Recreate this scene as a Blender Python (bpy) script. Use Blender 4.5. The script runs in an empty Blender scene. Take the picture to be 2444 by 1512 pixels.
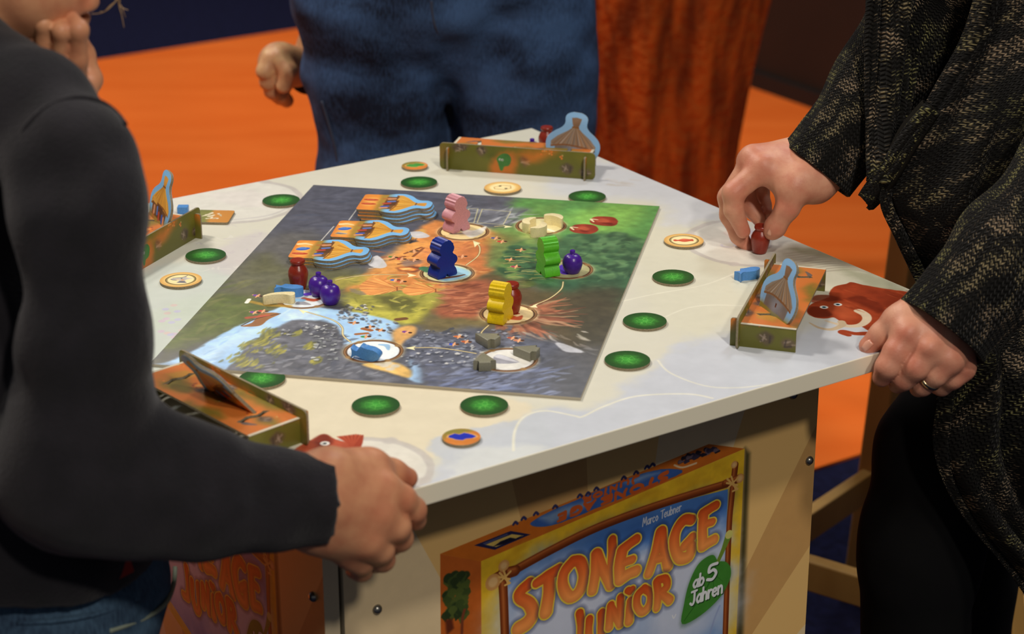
import bpy, bmesh, math, random
import numpy as np
from mathutils import Vector, Matrix

rng = np.random.default_rng(7)
random.seed(7)
scene = bpy.context.scene
COL = scene.collection

# ------------------------------------------------------------------ camera, world, lights
TOP = 0.80                                   # height of the table top
F_PX, PITCH, ROLL, CAM_H = 4970.7, 0.381826, -0.002558, 0.758525 + TOP
cam_data = bpy.data.cameras.new('camera')
cam_data.sensor_fit = 'HORIZONTAL'
cam_data.sensor_width = 36.0
cam_data.lens = F_PX * 36.0 / 2444.0
cam_data.clip_start = 0.05
cam_data.clip_end = 60
cam = bpy.data.objects.new('camera', cam_data)
COL.objects.link(cam)
_fw = np.array([0, math.cos(PITCH), -math.sin(PITCH)])
_r = np.array([1.0, 0, 0]); _u = np.cross(_r, _fw)
RIGHT = math.cos(ROLL) * _r + math.sin(ROLL) * _u
UP = -math.sin(ROLL) * _r + math.cos(ROLL) * _u
CAM = np.array([0, 0, CAM_H])
cam.matrix_world = Matrix(((RIGHT[0], UP[0], -_fw[0], 0), (RIGHT[1], UP[1], -_fw[1], 0),
                           (RIGHT[2], UP[2], -_fw[2], CAM_H), (0, 0, 0, 1)))
cam_data.dof.use_dof = True
cam_data.dof.focus_distance = 2.10
cam_data.dof.aperture_fstop = 6.3
scene.camera = cam

world = bpy.data.worlds.new('hall_ambient')
world.use_nodes = True
world.node_tree.nodes['Background'].inputs[0].default_value = (0.90, 0.93, 1.0, 1)
world.node_tree.nodes['Background'].inputs[1].default_value = 0.10
scene.world = world
scene.view_settings.view_transform = 'Standard'
scene.view_settings.look = 'None'
scene.view_settings.gamma = 1.0
scene.view_settings.exposure = 0.0
scene.view_settings.use_curve_mapping = False

def area(name, loc, aim, size, power, col):
    l = bpy.data.lights.new(name, 'AREA'); l.shape = 'DISK'; l.size = size
    l.energy = power; l.color = col
    o = bpy.data.objects.new(name, l); COL.objects.link(o)
    o.location = loc
    o.rotation_euler = (Vector(aim) - Vector(loc)).to_track_quat('-Z', 'Y').to_euler()
    return o
WARM, COOL = (1.0, 0.91, 0.81), (0.88, 0.93, 1.0)
area('hall_lamp', (-2.1, 2.9, 4.3), (-0.1, 2.2, 0.8), 0.6, 82, WARM)
area('hall_lamp', (1.1, -0.5, 4.3), (0.0, 2.0, 0.8), 0.3, 54, WARM)
area('hall_lamp', (1.7, -2.6, 4.75), (0.0, 2.0, 0.7), 0.35, 104, WARM)
area('hall_lamp', (1.6, 4.6, 4.4), (0.1, 2.3, 0.8), 0.8, 42, COOL)
area('hall_lamp', (-2.6, 5.6, 4.6), (-1.2, 5.0, 0.0), 0.8, 92, WARM)

# ------------------------------------------------------------------ places
def ray(px, py):
    return _fw + RIGHT * ((px - 1222) / F_PX) - UP * ((py - 756) / F_PX)
def on(px, py, z=TOP):
    d = ray(px, py); return CAM + d * ((z - CAM_H) / d[2])
def at(px, py, y):
    d = ray(px, py); return CAM + d * (y / d[1])
TC = np.array([-0.08458, 1.98386]); TYAW = 0.58606; TH = 0.39296      # table centre, turn, half side
BC = np.array([-0.08431, 1.99118]); BYAW = -0.197758; BU, BV = 0.20154, 0.26786  # board
def tab(u, v, z=TOP):
    c, s = math.cos(TYAW), math.sin(TYAW)
    return np.array([TC[0] + u * c - v * s, TC[1] + u * s + v * c, z])
def untab(P):
    c, s = math.cos(TYAW), math.sin(TYAW); x, y = P[0] - TC[0], P[1] - TC[1]
    return np.array([x * c + y * s, -x * s + y * c])
def brd(u, v, z=0.0):                         # board millimetres -> world
    c, s = math.cos(BYAW), math.sin(BYAW); u, v = u / 1000, v / 1000
    return np.array([BC[0] + u * c - v * s, BC[1] + u * s + v * c, z])
def unbrd(P):
    c, s = math.cos(BYAW), math.sin(BYAW); x, y = P[0] - BC[0], P[1] - BC[1]
    return np.array([x * c + y * s, -x * s + y * c])

# ------------------------------------------------------------------ colours and materials
def lin(c):
    c = np.asarray(c, float) / 255.0
    return np.where(c <= 0.04045, c / 12.92, ((c + 0.055) / 1.055) ** 2.4)
def rgba(c): return (*[float(x) for x in lin(c)], 1.0)

def material(name, col, rough=0.5, spec=0.5, noise=None, bump=None, sss=0.0, metal=0.0, coat=0.0, sheen=0.0):
    """noise=(scale, other colour, low, high); bump=(scale, strength, distance)"""
    m = bpy.data.materials.new(name); m.use_nodes = True
    nt = m.node_tree; b = nt.nodes['Principled BSDF']
    b.inputs['Base Color'].default_value = rgba(col)
    b.inputs['Roughness'].default_value = rough
    b.inputs['Specular IOR Level'].default_value = spec
    b.inputs['Metallic'].default_value = metal
    b.inputs['Coat Weight'].default_value = coat
    b.inputs['Sheen Weight'].default_value = sheen
    if sss:
        b.inputs['Subsurface Weight'].default_value = sss
        b.inputs['Subsurface Radius'].default_value = (0.012, 0.005, 0.003)
        b.inputs['Subsurface Scale'].default_value = 0.6
    tc = None
    if noise or bump:
        tc = nt.nodes.new('ShaderNodeTexCoord')
    if noise:
        n = nt.nodes.new('ShaderNodeTexNoise'); n.inputs['Scale'].default_value = noise[0]; n.inputs['Detail'].default_value = 5
        sc_ = noise[4] if len(noise) > 4 else None
        if sc_:
            mp = nt.nodes.new('ShaderNodeMapping'); mp.inputs['Scale'].default_value = sc_
            nt.links.new(tc.outputs['Object'], mp.inputs['Vector']); nt.links.new(mp.outputs['Vector'], n.inputs['Vector'])
        else:
            nt.links.new(tc.outputs['Object'], n.inputs['Vector'])
        r = nt.nodes.new('ShaderNodeValToRGB')
        r.color_ramp.elements[0].position = noise[2]; r.color_ramp.elements[1].position = noise[3]
        r.color_ramp.elements[0].color = rgba(col); r.color_ramp.elements[1].color = rgba(noise[1])
        nt.links.new(n.outputs['Fac'], r.inputs['Fac']); nt.links.new(r.outputs['Color'], b.inputs['Base Color'])
    if bump:
        n = nt.nodes.new('ShaderNodeTexNoise'); n.inputs['Scale'].default_value = bump[0]; n.inputs['Detail'].default_value = 4
        nt.links.new(tc.outputs['Object'], n.inputs['Vector'])
        bp = nt.nodes.new('ShaderNodeBump'); bp.inputs['Strength'].default_value = bump[1]; bp.inputs['Distance'].default_value = bump[2]
        nt.links.new(n.outputs['Fac'], bp.inputs['Height']); nt.links.new(bp.outputs['Normal'], b.inputs['Normal'])
    return m

def print_material(name, image, rough=0.4, spec=0.4, grain=None, coat=0.0):
    m = bpy.data.materials.new(name); m.use_nodes = True
    nt = m.node_tree; b = nt.nodes['Principled BSDF']
    t = nt.nodes.new('ShaderNodeTexImage'); t.image = image; t.extension = 'EXTEND'
    nt.links.new(t.outputs['Color'], b.inputs['Base Color'])
    b.inputs['Roughness'].default_value = rough; b.inputs['Specular IOR Level'].default_value = spec
    b.inputs['Coat Weight'].default_value = coat
    if grain:
        tc = nt.nodes.new('ShaderNodeTexCoord'); n = nt.nodes.new('ShaderNodeTexNoise'); n.inputs['Scale'].default_value = grain[0]
        nt.links.new(tc.outputs['Object'], n.inputs['Vector'])
        bp = nt.nodes.new('ShaderNodeBump'); bp.inputs['Strength'].default_value = grain[1]; bp.inputs['Distance'].default_value = 0.0005
        nt.links.new(n.outputs['Fac'], bp.inputs['Height']); nt.links.new(bp.outputs['Normal'], b.inputs['Normal'])
    return m

# ------------------------------------------------------------------ objects
def tag(o, label, cat, group=None):
    o['label'] = label; o['category'] = cat
    if group: o['group'] = group
    return o
def link(name, me, parent=None):
    o = bpy.data.objects.new(name, me); COL.objects.link(o)
    if parent is not None: o.parent = parent
    return o
def thing(name, loc, label, cat, group=None, rot=(0, 0, 0)):
    o = link(name, None); o.location = [float(x) for x in loc]; o.rotation_euler = rot
    o.empty_display_size = 0.02
    return tag(o, label, cat, group)
def mesh(name, V, Fc, mats, parent=None, smooth=False, uv=None, mi=None):
    me = bpy.data.meshes.new(name)
    me.from_pydata([tuple(map(float, v)) for v in V], [], [tuple(map(int, f)) for f in Fc])
    if not isinstance(mats, (list, tuple)): mats = [mats]
    for m in mats: me.materials.append(m)
    if mi is not None: me.polygons.foreach_set('material_index', mi)
    if smooth: me.polygons.foreach_set('use_smooth', [True] * len(me.polygons))
    if uv is not None:
        lay = me.uv_layers.new(name='UVMap')
        idx = np.zeros(len(me.loops), int); me.loops.foreach_get('vertex_index', idx)
        lay.data.foreach_set('uv', np.asarray(uv, float)[idx].astype(np.float32).ravel())
    me.update()
    return link(name, me, parent)
def from_bm(name, bm, mats, parent=None, smooth=False, sharp=None):
    me = bpy.data.meshes.new(name); bmesh.ops.recalc_face_normals(bm, faces=bm.faces)
    bm.to_mesh(me); bm.free()
    if not isinstance(mats, (list, tuple)): mats = [mats]
    for m in mats: me.materials.append(m)
    if smooth:
        me.polygons.foreach_set('use_smooth', [True] * len(me.polygons))
        me.set_sharp_from_angle(angle=math.radians(sharp or 40))
    return link(name, me, parent)
def dup(root, loc=None, rot=None):
    r = root.copy(); COL.objects.link(r)
    if loc is not None: r.location = [float(x) for x in loc]
    if rot is not None: r.rotation_euler = rot
    for ch in root.children:
        c = ch.copy(); COL.objects.link(c); c.parent = r
        for g in ch.children:
            d = g.copy(); COL.objects.link(d); d.parent = c
    return r
def box_bm(bm, lo, hi, M=None, bev=0.0):
    vs = [bm.verts.new((x, y, z)) for x in (lo[0], hi[0]) for y in (lo[1], hi[1]) for z in (lo[2], hi[2])]
    f = [(0, 1, 3, 2), (4, 6, 7, 5), (0, 4, 5, 1), (2, 3, 7, 6), (0, 2, 6, 4), (1, 5, 7, 3)]
    fs = [bm.faces.new([vs[i] for i in q]) for q in f]
    if bev: bmesh.ops.bevel(bm, geom=list({e for q in fs for e in q.edges}), offset=bev, segments=2, profile=0.5, affect='EDGES')
    if M is not None: bmesh.ops.transform(bm, matrix=M, verts=bm.verts)
def box(name, lo, hi, mat, parent=None, bev=0.0, M=None):
    bm = bmesh.new(); box_bm(bm, lo, hi, M, bev); return from_bm(name, bm, mat, parent)
def prism(name, outline, t, mats, parent=None, bev=0.0, face_uv=None, z0=0.0, smooth=True, sharp=35):
    """outline in metres, extruded up from z0 by t; mats = side, top, bottom; face_uv maps x,y to uv"""
    bm = bmesh.new()
    lo = [bm.verts.new((x, y, z0)) for x, y in outline]; hi = [bm.verts.new((x, y, z0 + t)) for x, y in outline]
    n = len(outline); A = sum(outline[i][0] * outline[(i + 1) % n][1] - outline[(i + 1) % n][0] * outline[i][1] for i in range(n))
    bot = bm.faces.new(lo[::-1] if A > 0 else lo); top = bm.faces.new(hi if A > 0 else hi[::-1])
    for i in range(n):
        j = (i + 1) % n; bm.faces.new((lo[i], lo[j], hi[j], hi[i]) if A > 0 else (lo[j], lo[i], hi[i], hi[j]))
    if not isinstance(mats, (list, tuple)): mats = [mats]
    if len(mats) > 1: top.material_index = 1
    if len(mats) > 2: bot.material_index = 2
    if bev:
        ed = list(set(top.edges) | set(bot.edges))
        bmesh.ops.bevel(bm, geom=ed, offset=bev, segments=2, profile=0.5, affect='EDGES', material=-1)
    if face_uv:
        lay = bm.loops.layers.uv.new('UVMap')
        for f in bm.faces:
            for l in f.loops: l[lay].uv = face_uv(l.vert.co.x, l.vert.co.y)
    me = bpy.data.meshes.new(name); bm.to_mesh(me); bm.free()
    for m in mats: me.materials.append(m)
    if smooth:
        me.polygons.foreach_set('use_smooth', [True] * len(me.polygons)); me.set_sharp_from_angle(angle=math.radians(sharp))
    return link(name, me, parent)
def lathe(name, prof, mat, parent=None, seg=32, sharp=40):
    V, Fc = [], []
    for r, z in prof:
        for k in range(seg): V.append((r * math.cos(2 * math.pi * k / seg), r * math.sin(2 * math.pi * k / seg), z))
    for i in range(len(prof) - 1):
        for k in range(seg):
            a, b = i * seg + k, i * seg + (k + 1) % seg; Fc.append((a, b, b + seg, a + seg))
    Fc.append(tuple(range(seg))[::-1]); Fc.append(tuple(range((len(prof) - 1) * seg, len(prof) * seg)))
    o = mesh(name, V, Fc, mat, parent, True); o.data.set_sharp_from_angle(angle=math.radians(sharp)); return o
def smooth_path(P, n=6, closed=False):
    P = [np.asarray(p, float) for p in P]; m = len(P); out = []
    for i in range(m if closed else m - 1):
        g = lambda k: P[k % m] if closed else P[min(max(k, 0), m - 1)]
        a, b, c, d = g(i - 1), g(i), g(i + 1), g(i + 2)
        for t in np.linspace(0, 1, n, endpoint=False):
            out.append(0.5 * (2 * b + (c - a) * t + (2 * a - 5 * b + 4 * c - d) * t * t + (3 * b - a - 3 * c + d) * t ** 3))
    if not closed: out.append(P[-1])
    return np.array(out)
def tube(name, path, radii, mat, parent=None, seg=10, n=5, cap=True):
    """radii: a number per control point, in metres"""
    P = smooth_path(path, n); R = smooth_path([[r] for r in radii], n)[:, 0]
    T = np.gradient(P, axis=0); T /= np.linalg.norm(T, axis=1)[:, None] + 1e-12
    ref = np.array([0, 0, 1.0]) if abs(T[0][2]) < 0.9 else np.array([1.0, 0, 0])
    V, Fc, uv = [], [], []; L = 0
    for i, (p, t) in enumerate(zip(P, T)):
        ref = ref - t * (ref @ t); ref /= np.linalg.norm(ref); bn = np.cross(t, ref)
        if i: L += np.linalg.norm(P[i] - P[i - 1])
        for k in range(seg):
            a = 2 * math.pi * k / seg; V.append(p + R[i] * (math.cos(a) * ref + math.sin(a) * bn)); uv.append((a * R.mean(), L))
    for i in range(len(P) - 1):
        for k in range(seg):
            a, b = i * seg + k, i * seg + (k + 1) % seg; Fc.append((a, b, b + seg, a + seg))
    if cap: Fc.append(tuple(range(seg))[::-1]); Fc.append(tuple(range((len(P) - 1) * seg, len(P) * seg)))
    return mesh(name, V, Fc, mat, parent, True, uv)

# ------------------------------------------------------------------ flat print: a small painter on arrays
def fbm(h, w, cell, octv=4, seed=0):
    g = np.random.default_rng(seed); out = np.zeros((h, w), np.float32); amp = 1.0; tot = 0
    for o in range(octv):
        c = max(2.0, cell / 2 ** o); gh, gw = int(h / c) + 3, int(w / c) + 3
        A = g.random((gh, gw)).astype(np.float32)
        y = np.arange(h) / c; x = np.arange(w) / c; yi = y.astype(int); xi = x.astype(int)
        fy = (y - yi)[:, None]; fx = (x - xi)[None, :]; fy = fy * fy * (3 - 2 * fy); fx = fx * fx * (3 - 2 * fx)
        a = A[yi][:, xi]; b = A[yi][:, xi + 1]; c_ = A[yi + 1][:, xi]; d = A[yi + 1][:, xi + 1]
        out += amp * ((a * (1 - fx) + b * fx) * (1 - fy) + (c_ * (1 - fx) + d * fx) * fy); tot += amp; amp *= 0.5
    return out / tot * 2 - 1
class Canvas:
    """x0,y0..x1,y1 in metres of the surface; ppm pixels per metre; tr turns author's points into metres"""
    def __init__(s, x0, y0, x1, y1, ppm, base, tr=None, seed=1):
        s.x0, s.y0, s.ppm = x0, y0, ppm; s.w, s.h = int((x1 - x0) * ppm), int((y1 - y0) * ppm); s.x1, s.y1 = x1, y1
        s.a = np.empty((s.h, s.w, 3), np.float32); s.a[:] = np.array(base, np.float32)
        s.tr = tr or (lambda p: p)
        s.n1 = fbm(s.h, s.w, 0.02 * ppm, 4, seed); s.n2 = fbm(s.h, s.w, 0.02 * ppm, 4, seed + 1); s.n3 = fbm(s.h, s.w, 0.008 * ppm, 4, seed + 2)
    def pts(s, P):
        Q = np.array([s.tr(p) for p in P], float); return np.stack([(Q[:, 0] - s.x0) * s.ppm, (Q[:, 1] - s.y0) * s.ppm], -1)
    def _win(s, Q, m):
        lo = np.floor(Q.min(0) - m).astype(int); hi = np.ceil(Q.max(0) + m).astype(int) + 1
        a, b, c, d = max(lo[0], 0), min(hi[0], s.w), max(lo[1], 0), min(hi[1], s.h)
        return (a, b, c, d) if b > a and d > c else None
    def _mix(s, win, al, col, grain):
        a, b, c, d = win; col = np.array(col, np.float32); t = s.a[c:d, a:b]
        C = col[None, None, :] * np.ones_like(t)
        if grain: C = C * (1 + grain * (0.6 * s.n3[c:d, a:b] + 0.6 * s.n1[c:d, a:b]))[..., None]
        al = np.clip(al, 0, 1)[..., None]; s.a[c:d, a:b] = t * (1 - al) + C * al
    def _grid(s, win, warp):
        a, b, c, d = win; X, Y = np.meshgrid(np.arange(a, b, dtype=np.float32), np.arange(c, d, dtype=np.float32))
        if warp: X = X + s.n1[c:d, a:b] * warp * s.ppm; Y = Y + s.n2[c:d, a:b] * warp * s.ppm
        return X, Y
    def sd_poly(s, Q, X, Y):
        D = np.full(X.shape, 1e9, np.float32); ins = np.zeros(X.shape, bool); n = len(Q)
        for i in range(n):
            ax, ay = Q[i]; bx, by = Q[(i + 1) % n]; ex, ey = bx - ax, by - ay
            wx, wy = X - ax, Y - ay; t = np.clip((wx * ex + wy * ey) / (ex * ex + ey * ey + 1e-9), 0, 1)
            D = np.minimum(D, (wx - ex * t) ** 2 + (wy - ey * t) ** 2)
            if ay != by: ins ^= ((ay > Y) != (by > Y)) & (X < ex * (Y - ay) / (by - ay) + ax)
        D = np.sqrt(D); return np.where(ins, -D, D)
    def sd_stroke(s, Q, R, X, Y):
        D = np.full(X.shape, 1e9, np.float32)
        for i in range(len(Q) - 1):
            ax, ay = Q[i]; ex, ey = Q[i + 1] - Q[i]; wx, wy = X - ax, Y - ay
            t = np.clip((wx * ex + wy * ey) / (ex * ex + ey * ey + 1e-9), 0, 1)
            D = np.minimum(D, np.hypot(wx - ex * t, wy - ey * t) - (R[i] + (R[i + 1] - R[i]) * t))
        return D
    def poly(s, P, col, soft=0.0007, alpha=1.0, warp=0.0, grain=0.08, curve=False, raw=False):
        Q = np.asarray(P, float) if raw else s.pts(P)
        if curve: Q = smooth_path(Q, 4, True)
        sf = max(soft * s.ppm, 0.7); win = s._win(Q, sf * 1.5 + warp * s.ppm + 2)
        if win is None: return
        X, Y = s._grid(win, warp); D = s.sd_poly(Q, X, Y); t = np.clip(0.5 - D / (2 * sf), 0, 1)
        s._mix(win, alpha * t * t * (3 - 2 * t), col, grain)
    def stroke(s, P, r, col, soft=0.0003, alpha=1.0, warp=0.0, grain=0.05, curve=True):
        Q = s.pts(P); r = np.atleast_1d(np.asarray(r, float)); R = np.interp(np.linspace(0, 1, len(Q)), np.linspace(0, 1, len(r)), r) * s.ppm
        if curve and len(Q) > 2: R = np.interp(np.linspace(0, 1, (len(Q) - 1) * 5 + 1), np.linspace(0, 1, len(Q)), R); Q = smooth_path(Q, 5)
        sf = max(soft * s.ppm, 0.7); win = s._win(Q, R.max() + sf * 1.5 + warp * s.ppm + 2)
        if win is None: return
        X, Y = s._grid(win, warp); D = s.sd_stroke(Q, R, X, Y); t = np.clip(0.5 - D / (2 * sf), 0, 1)
        s._mix(win, alpha * t * t * (3 - 2 * t), col, grain)
    def disc(s, c, r, col, soft=0.0005, alpha=1.0, warp=0.0, grain=0.05, ring=None, metric=False):
        q = (np.array(c, float) - [s.x0, s.y0]) * s.ppm if metric else s.pts([c])[0]
        R = r * s.ppm; sf = max(soft * s.ppm, 0.7); win = s._win(np.array([q - R, q + R]), sf * 1.5 + (ring or 0) * s.ppm + warp * s.ppm + 2)
        if win is None: return
        X, Y = s._grid(win, warp); D = np.hypot(X - q[0], Y - q[1]) - R
        if ring: D = np.abs(D) - ring * s.ppm
        t = np.clip(0.5 - D / (2 * sf), 0, 1); s._mix(win, alpha * t * t * (3 - 2 * t), col, grain)
    def letters(s, strokes, fill, fill2, edge, we, warp=0.0012, shadow=None):
        """strokes: list of (points, half widths in metres) forming one letter"""
        Qs = []
        for P, r in strokes:
            Q = s.pts(P); r = np.atleast_1d(r); R = np.interp(np.linspace(0, 1, len(Q)), np.linspace(0, 1, len(r)), r) * s.ppm
            if len(Q) > 2: R = np.interp(np.linspace(0, 1, (len(Q) - 1) * 5 + 1), np.linspace(0, 1, len(Q)), R); Q = smooth_path(Q, 5)
            Qs.append((Q, R))
        allp = np.concatenate([q for q, _ in Qs]); win = s._win(allp, 0.03 * s.ppm)
        if win is None: return
        X, Y = s._grid(win, warp); D = np.full(X.shape, 1e9, np.float32)
        for Q, R in Qs: D = np.minimum(D, s.sd_stroke(Q, R, X, Y))
        if shadow: s._mix(win, 0.5 * np.clip(1 - (D - we * s.ppm) / (shadow * s.ppm), 0, 1), (40, 45, 80), 0)
        s._mix(win, np.clip(0.5 - (D - we * s.ppm), 0, 1), edge, 0.05)
        g = np.clip((Y - allp[:, 1].min()) / (np.ptp(allp[:, 1]) + 1), 0, 1)[..., None]
        C = np.array(fill2, np.float32) * (1 - g) + np.array(fill, np.float32) * g
        a, b, c, d = win; al = np.clip(0.5 - D, 0, 1)[..., None]
        C = C * (1 + 0.12 * np.clip(D / (0.006 * s.ppm) + 1, 0, 1) * -1)[..., None] * 1.06
        s.a[c:d, a:b] = s.a[c:d, a:b] * (1 - al) + C * al
    def image(s, name, gain=1.0):
        im = bpy.data.images.new(name, s.w, s.h); A = np.clip(s.a, 0, 255) / 255.0
        if gain != 1.0: A = np.clip(A ** 2.2 * gain, 0, 1) ** (1 / 2.2)
        px = np.ones((s.h, s.w, 4), np.float32); px[..., :3] = A
        im.pixels.foreach_set(px.ravel()); im.update(); im.pack(); return im
    def uv(s, x, y): return ((x - s.x0) / (s.x1 - s.x0), (y - s.y0) / (s.y1 - s.y0))
# ------------------------------------------------------------------ setting: carpets, dark partition
M_navy = material('navy_carpet', (26, 28, 58), 0.95, 0.1, noise=(60, (20, 21, 44), 0.35, 0.65), bump=(500, 0.5, 0.004))
M_orange = material('orange_carpet', (244, 120, 46), 0.95, 0.1, noise=(2.2, (236, 110, 38), 0.35, 0.65, (1, 5, 1)), bump=(600, 0.4, 0.004))
M_darkwall = material('dark_brown_board', (44, 26, 16), 0.7, 0.3, noise=(3, (34, 20, 12), 0.3, 0.7))
f = box('floor', (-9, -3, -0.05), (9, 15, 0.0), M_navy); f['kind'] = 'structure'
def tabbox(name, lo, hi, mat, parent=None, bev=0.0):
    M = Matrix.Translation((TC[0], TC[1], 0)) @ Matrix.Rotation(TYAW, 4, 'Z')
    return box(name, lo, hi, mat, parent, bev, M)
carpet = tabbox('orange_carpet', (-5.5, 0.665, 0.0), (2.60, 3.86, 0.005), M_orange)
tag(carpet, 'wide strip of orange carpet laid over the navy floor behind the table', 'carpet')
w = tabbox('wall_right', (2.62, -3.0, 0.0), (2.72, 6.6, 2.6), M_darkwall); w['kind'] = 'structure'
w = tabbox('base_shadow_right', (2.60, -3.0, 0.0), (2.62, 6.6, 0.05), material('black_base_shadow', (14, 10, 9), 0.6)); w['kind'] = 'structure'  # thin black strip stands in for the gap and shadow at the wall's foot

# trunk-like prop behind the table
def trunk_prop():
    c = at(1560, 420, 4.15); V, Fc = [], []; NS, NR = 72, 40
    for i in range(NR + 1):
        z = 0.006 + 1.9 * i / NR; r = 0.150 + 0.085 * (max(z - 0.1, 0) / 0.6) ** 1.3 if z < 0.9 else 0.150 + 0.085 * (0.8 / 0.6) ** 1.3 + 0.02 * (z - 0.9)
        r += 0.05 * math.exp(-z / 0.08)
        for k in range(NS):
            a = 2 * math.pi * k / NS
            rr = r * (1 + 0.05 * math.sin(7 * a + 2.0 * z + 1.0) + 0.035 * math.sin(13 * a - 3 * z) + 0.02 * math.sin(23 * a + 6 * z))
            V.append((c[0] + rr * math.cos(a), c[1] + rr * math.sin(a), z))
    for i in range(NR):
        for k in range(NS):
            a, b = i * NS + k, i * NS + (k + 1) % NS; Fc.append((a, b, b + NS, a + NS))
    Fc.append(tuple(range(NR * NS, NR * NS + NS)))
    m = material('orange_bark', (176, 84, 24), 0.85, 0.2, noise=(9, (104, 44, 12), 0.36, 0.66, (3, 3, 0.35)), bump=(40, 0.8, 0.02))
    o = mesh('tree_trunk', V, Fc, m, None, True)
    tag(o, 'thick orange-brown trunk prop with furrowed bark standing behind the table', 'trunk')
trunk_prop()

# ------------------------------------------------------------------ game table
def table_print():
    C = Canvas(-TH, -TH, TH, TH, 1900, (226, 224, 206), lambda p: untab(on(p[0], p[1])), 11)
    P, S = C.poly, C.stroke
    wash = lambda pts, col, soft=0.03, al=0.6: P(pts, col, soft, al, 0.012, 0.015, True)
    wash([(900, 1250), (1500, 1080), (1900, 960), (2350, 780), (2100, 700), (1700, 780), (1450, 960), (1250, 990)], (206, 212, 222), 0.012, 0.9)
    wash([(1500, 480), (1750, 500), (2050, 640), (2000, 760), (1750, 800), (1560, 760)], (226, 224, 200), 0.02, 0.7)
    wash([(1380, 380), (1500, 400), (1740, 500), (1600, 540), (1560, 480), (1300, 460)], (214, 218, 226), 0.02, 0.8)
    wash([(340, 640), (560, 640), (520, 760), (380, 900), (300, 800)], (208, 220, 214), 0.02, 0.7)
    wash([(560, 900), (1100, 930), (1250, 960), (1240, 1010), (1060, 1080), (900, 1160), (700, 1050)], (240, 228, 196), 0.006, 0.8)
    wash([(1040, 1050), (1140, 1020), (1250, 1000), (1290, 985), (1300, 1080), (1180, 1120), (1060, 1100)], (206, 212, 218), 0.004, 0.9)
    wash([(1120, 1080), (1240, 1060), (1290, 1080), (1150, 1140), (1060, 1160)], (226, 230, 226), 0.006, 0.8)
    # pale shapes
    wash([(500, 465), (560, 455), (640, 465), (632, 490), (560, 490)], (226, 208, 206), 0.004, 0.9)
    wash([(380, 780), (470, 760), (500, 700), (420, 720)], (214, 226, 208), 0.01, 0.5)
    wash([(360, 790), (430, 770), (420, 720), (370, 740)], (212, 222, 206), 0.006, 0.6)
    for k in range(14):
        C.disc((384 + rng.uniform(0, 50), 725 + rng.uniform(0, 80)), 0.0035, [(222, 200, 216), (206, 204, 232), (230, 206, 200)][k % 3], 0.001, 0.8)
    wash([(520, 590), (620, 555), (640, 600), (560, 650), (500, 640)], (214, 208, 208), 0.012, 0.7)
    for k in range(30):
        x, y = 530 + rng.uniform(-60, 130), 590 + rng.uniform(-50, 60); dx = rng.uniform(-18, 18)
        S([(x, y), (x + dx, y + rng.uniform(-6, 8)), (x + 2 * dx, y)], [0.001, 0.0004], [(206, 198, 200), (238, 236, 226)][k % 2], 0.0012, 0.6)
    for k in range(12):
        x, y = 1430 + rng.uniform(0, 90), 430 + rng.uniform(-3, 12)
        S([(x, y), (x + 26, y + 3)], [0.002, 0.0006], (204, 196, 184), 0.002, 0.5)
    # big pale medallions with worn bead marks
    for c, r in (((1805, 577), 0.075), ((860, 1118), 0.058), ((560, 480), 0.075)):
        C.disc(c, r, (232, 230, 220), 0.004, 0.8)
        C.disc(c, r, (198, 192, 186), 0.0012, 0.7, 0.002, ring=0.0035)
        q = C.tr(c)
        for a in (0.6, 2.2, 3.7, 5.3):
            C.disc((q[0] + r * math.cos(a), q[1] + r * math.sin(a)), 0.0065, (206, 200, 192), 0.002, 0.8, 0.002, metric=True)
    wash([(1760, 560), (1800, 552), (1830, 575), (1790, 592), (1750, 585)], (206, 202, 224), 0.004, 0.9)
    S([(1745, 590), (1725, 588), (1722, 584)], 0.0015, (210, 206, 216), 0.001, 0.8)
    wash([(1720, 555), (1760, 545), (1780, 560), (1740, 568)], (230, 212, 200), 0.005, 0.7)
    wash([(1850, 640), (2010, 628), (2130, 640), (2000, 590), (1890, 585)], (150, 140, 118), 0.015, 0.55)  # hand's shadow painted into the print, mixed with a blurry dark landscape
    wash([(1880, 600), (2000, 592), (2080, 630), (1990, 618)], (136, 134, 100), 0.008, 0.5)
    for k in range(10):  # streaks of the same painted-in hand shadow
        y = 606 + 5 * k; S([(1870 + 8 * k, y), (1960 + 8 * k, y - 8), (2040 + 6 * k, y + 6)], [0.0006, 0.0025, 0.0006], (150, 138, 120), 0.002, 0.45)
    wash([(2010, 640), (2100, 660), (2180, 700), (2080, 690)], (170, 172, 142), 0.01, 0.7)
    # thin cream contour lines
    cl = (243, 241, 220)
    S([(1225, 1075), (1228, 1030), (1250, 995), (1300, 980), (1370, 992), (1390, 994), (1440, 970), (1520, 945), (1640, 940), (1700, 950)], 0.0012, cl, 0.001, 0.9)
    S([(1480, 720), (1560, 702), (1680, 680), (1760, 650), (1800, 640)], 0.0010, cl, 0.001, 0.8)
    S([(1590, 755), (1640, 735), (1700, 728), (1780, 730)], 0.0010, cl, 0.001, 0.8)
    S([(1570, 860), (1600, 890), (1680, 920), (1760, 925), (1850, 915)], 0.0010, cl, 0.001, 0.8)
    S([(470, 528), (560, 524), (640, 514), (690, 495)], 0.0014, (206, 202, 198), 0.0015, 0.8)
    S([(900, 375), (1000, 360), (1100, 390)], 0.001, (212, 208, 204), 0.001, 0.6)
    # woolly mammoth at the right-hand corner (seen sideways on)
    RB, RD, RL = (166, 66, 34), (118, 40, 20), (200, 96, 56)
    P([(1978, 700), (1992, 684), (2020, 678), (2032, 674), (2060, 680), (2110, 688), (2190, 702), (2250, 740), (2270, 800), (2190, 810), (2110, 800), (2060, 782), (2020, 740), (1985, 720)], RB, 0.0008, 1, 0.002, 0.16, True)
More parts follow.
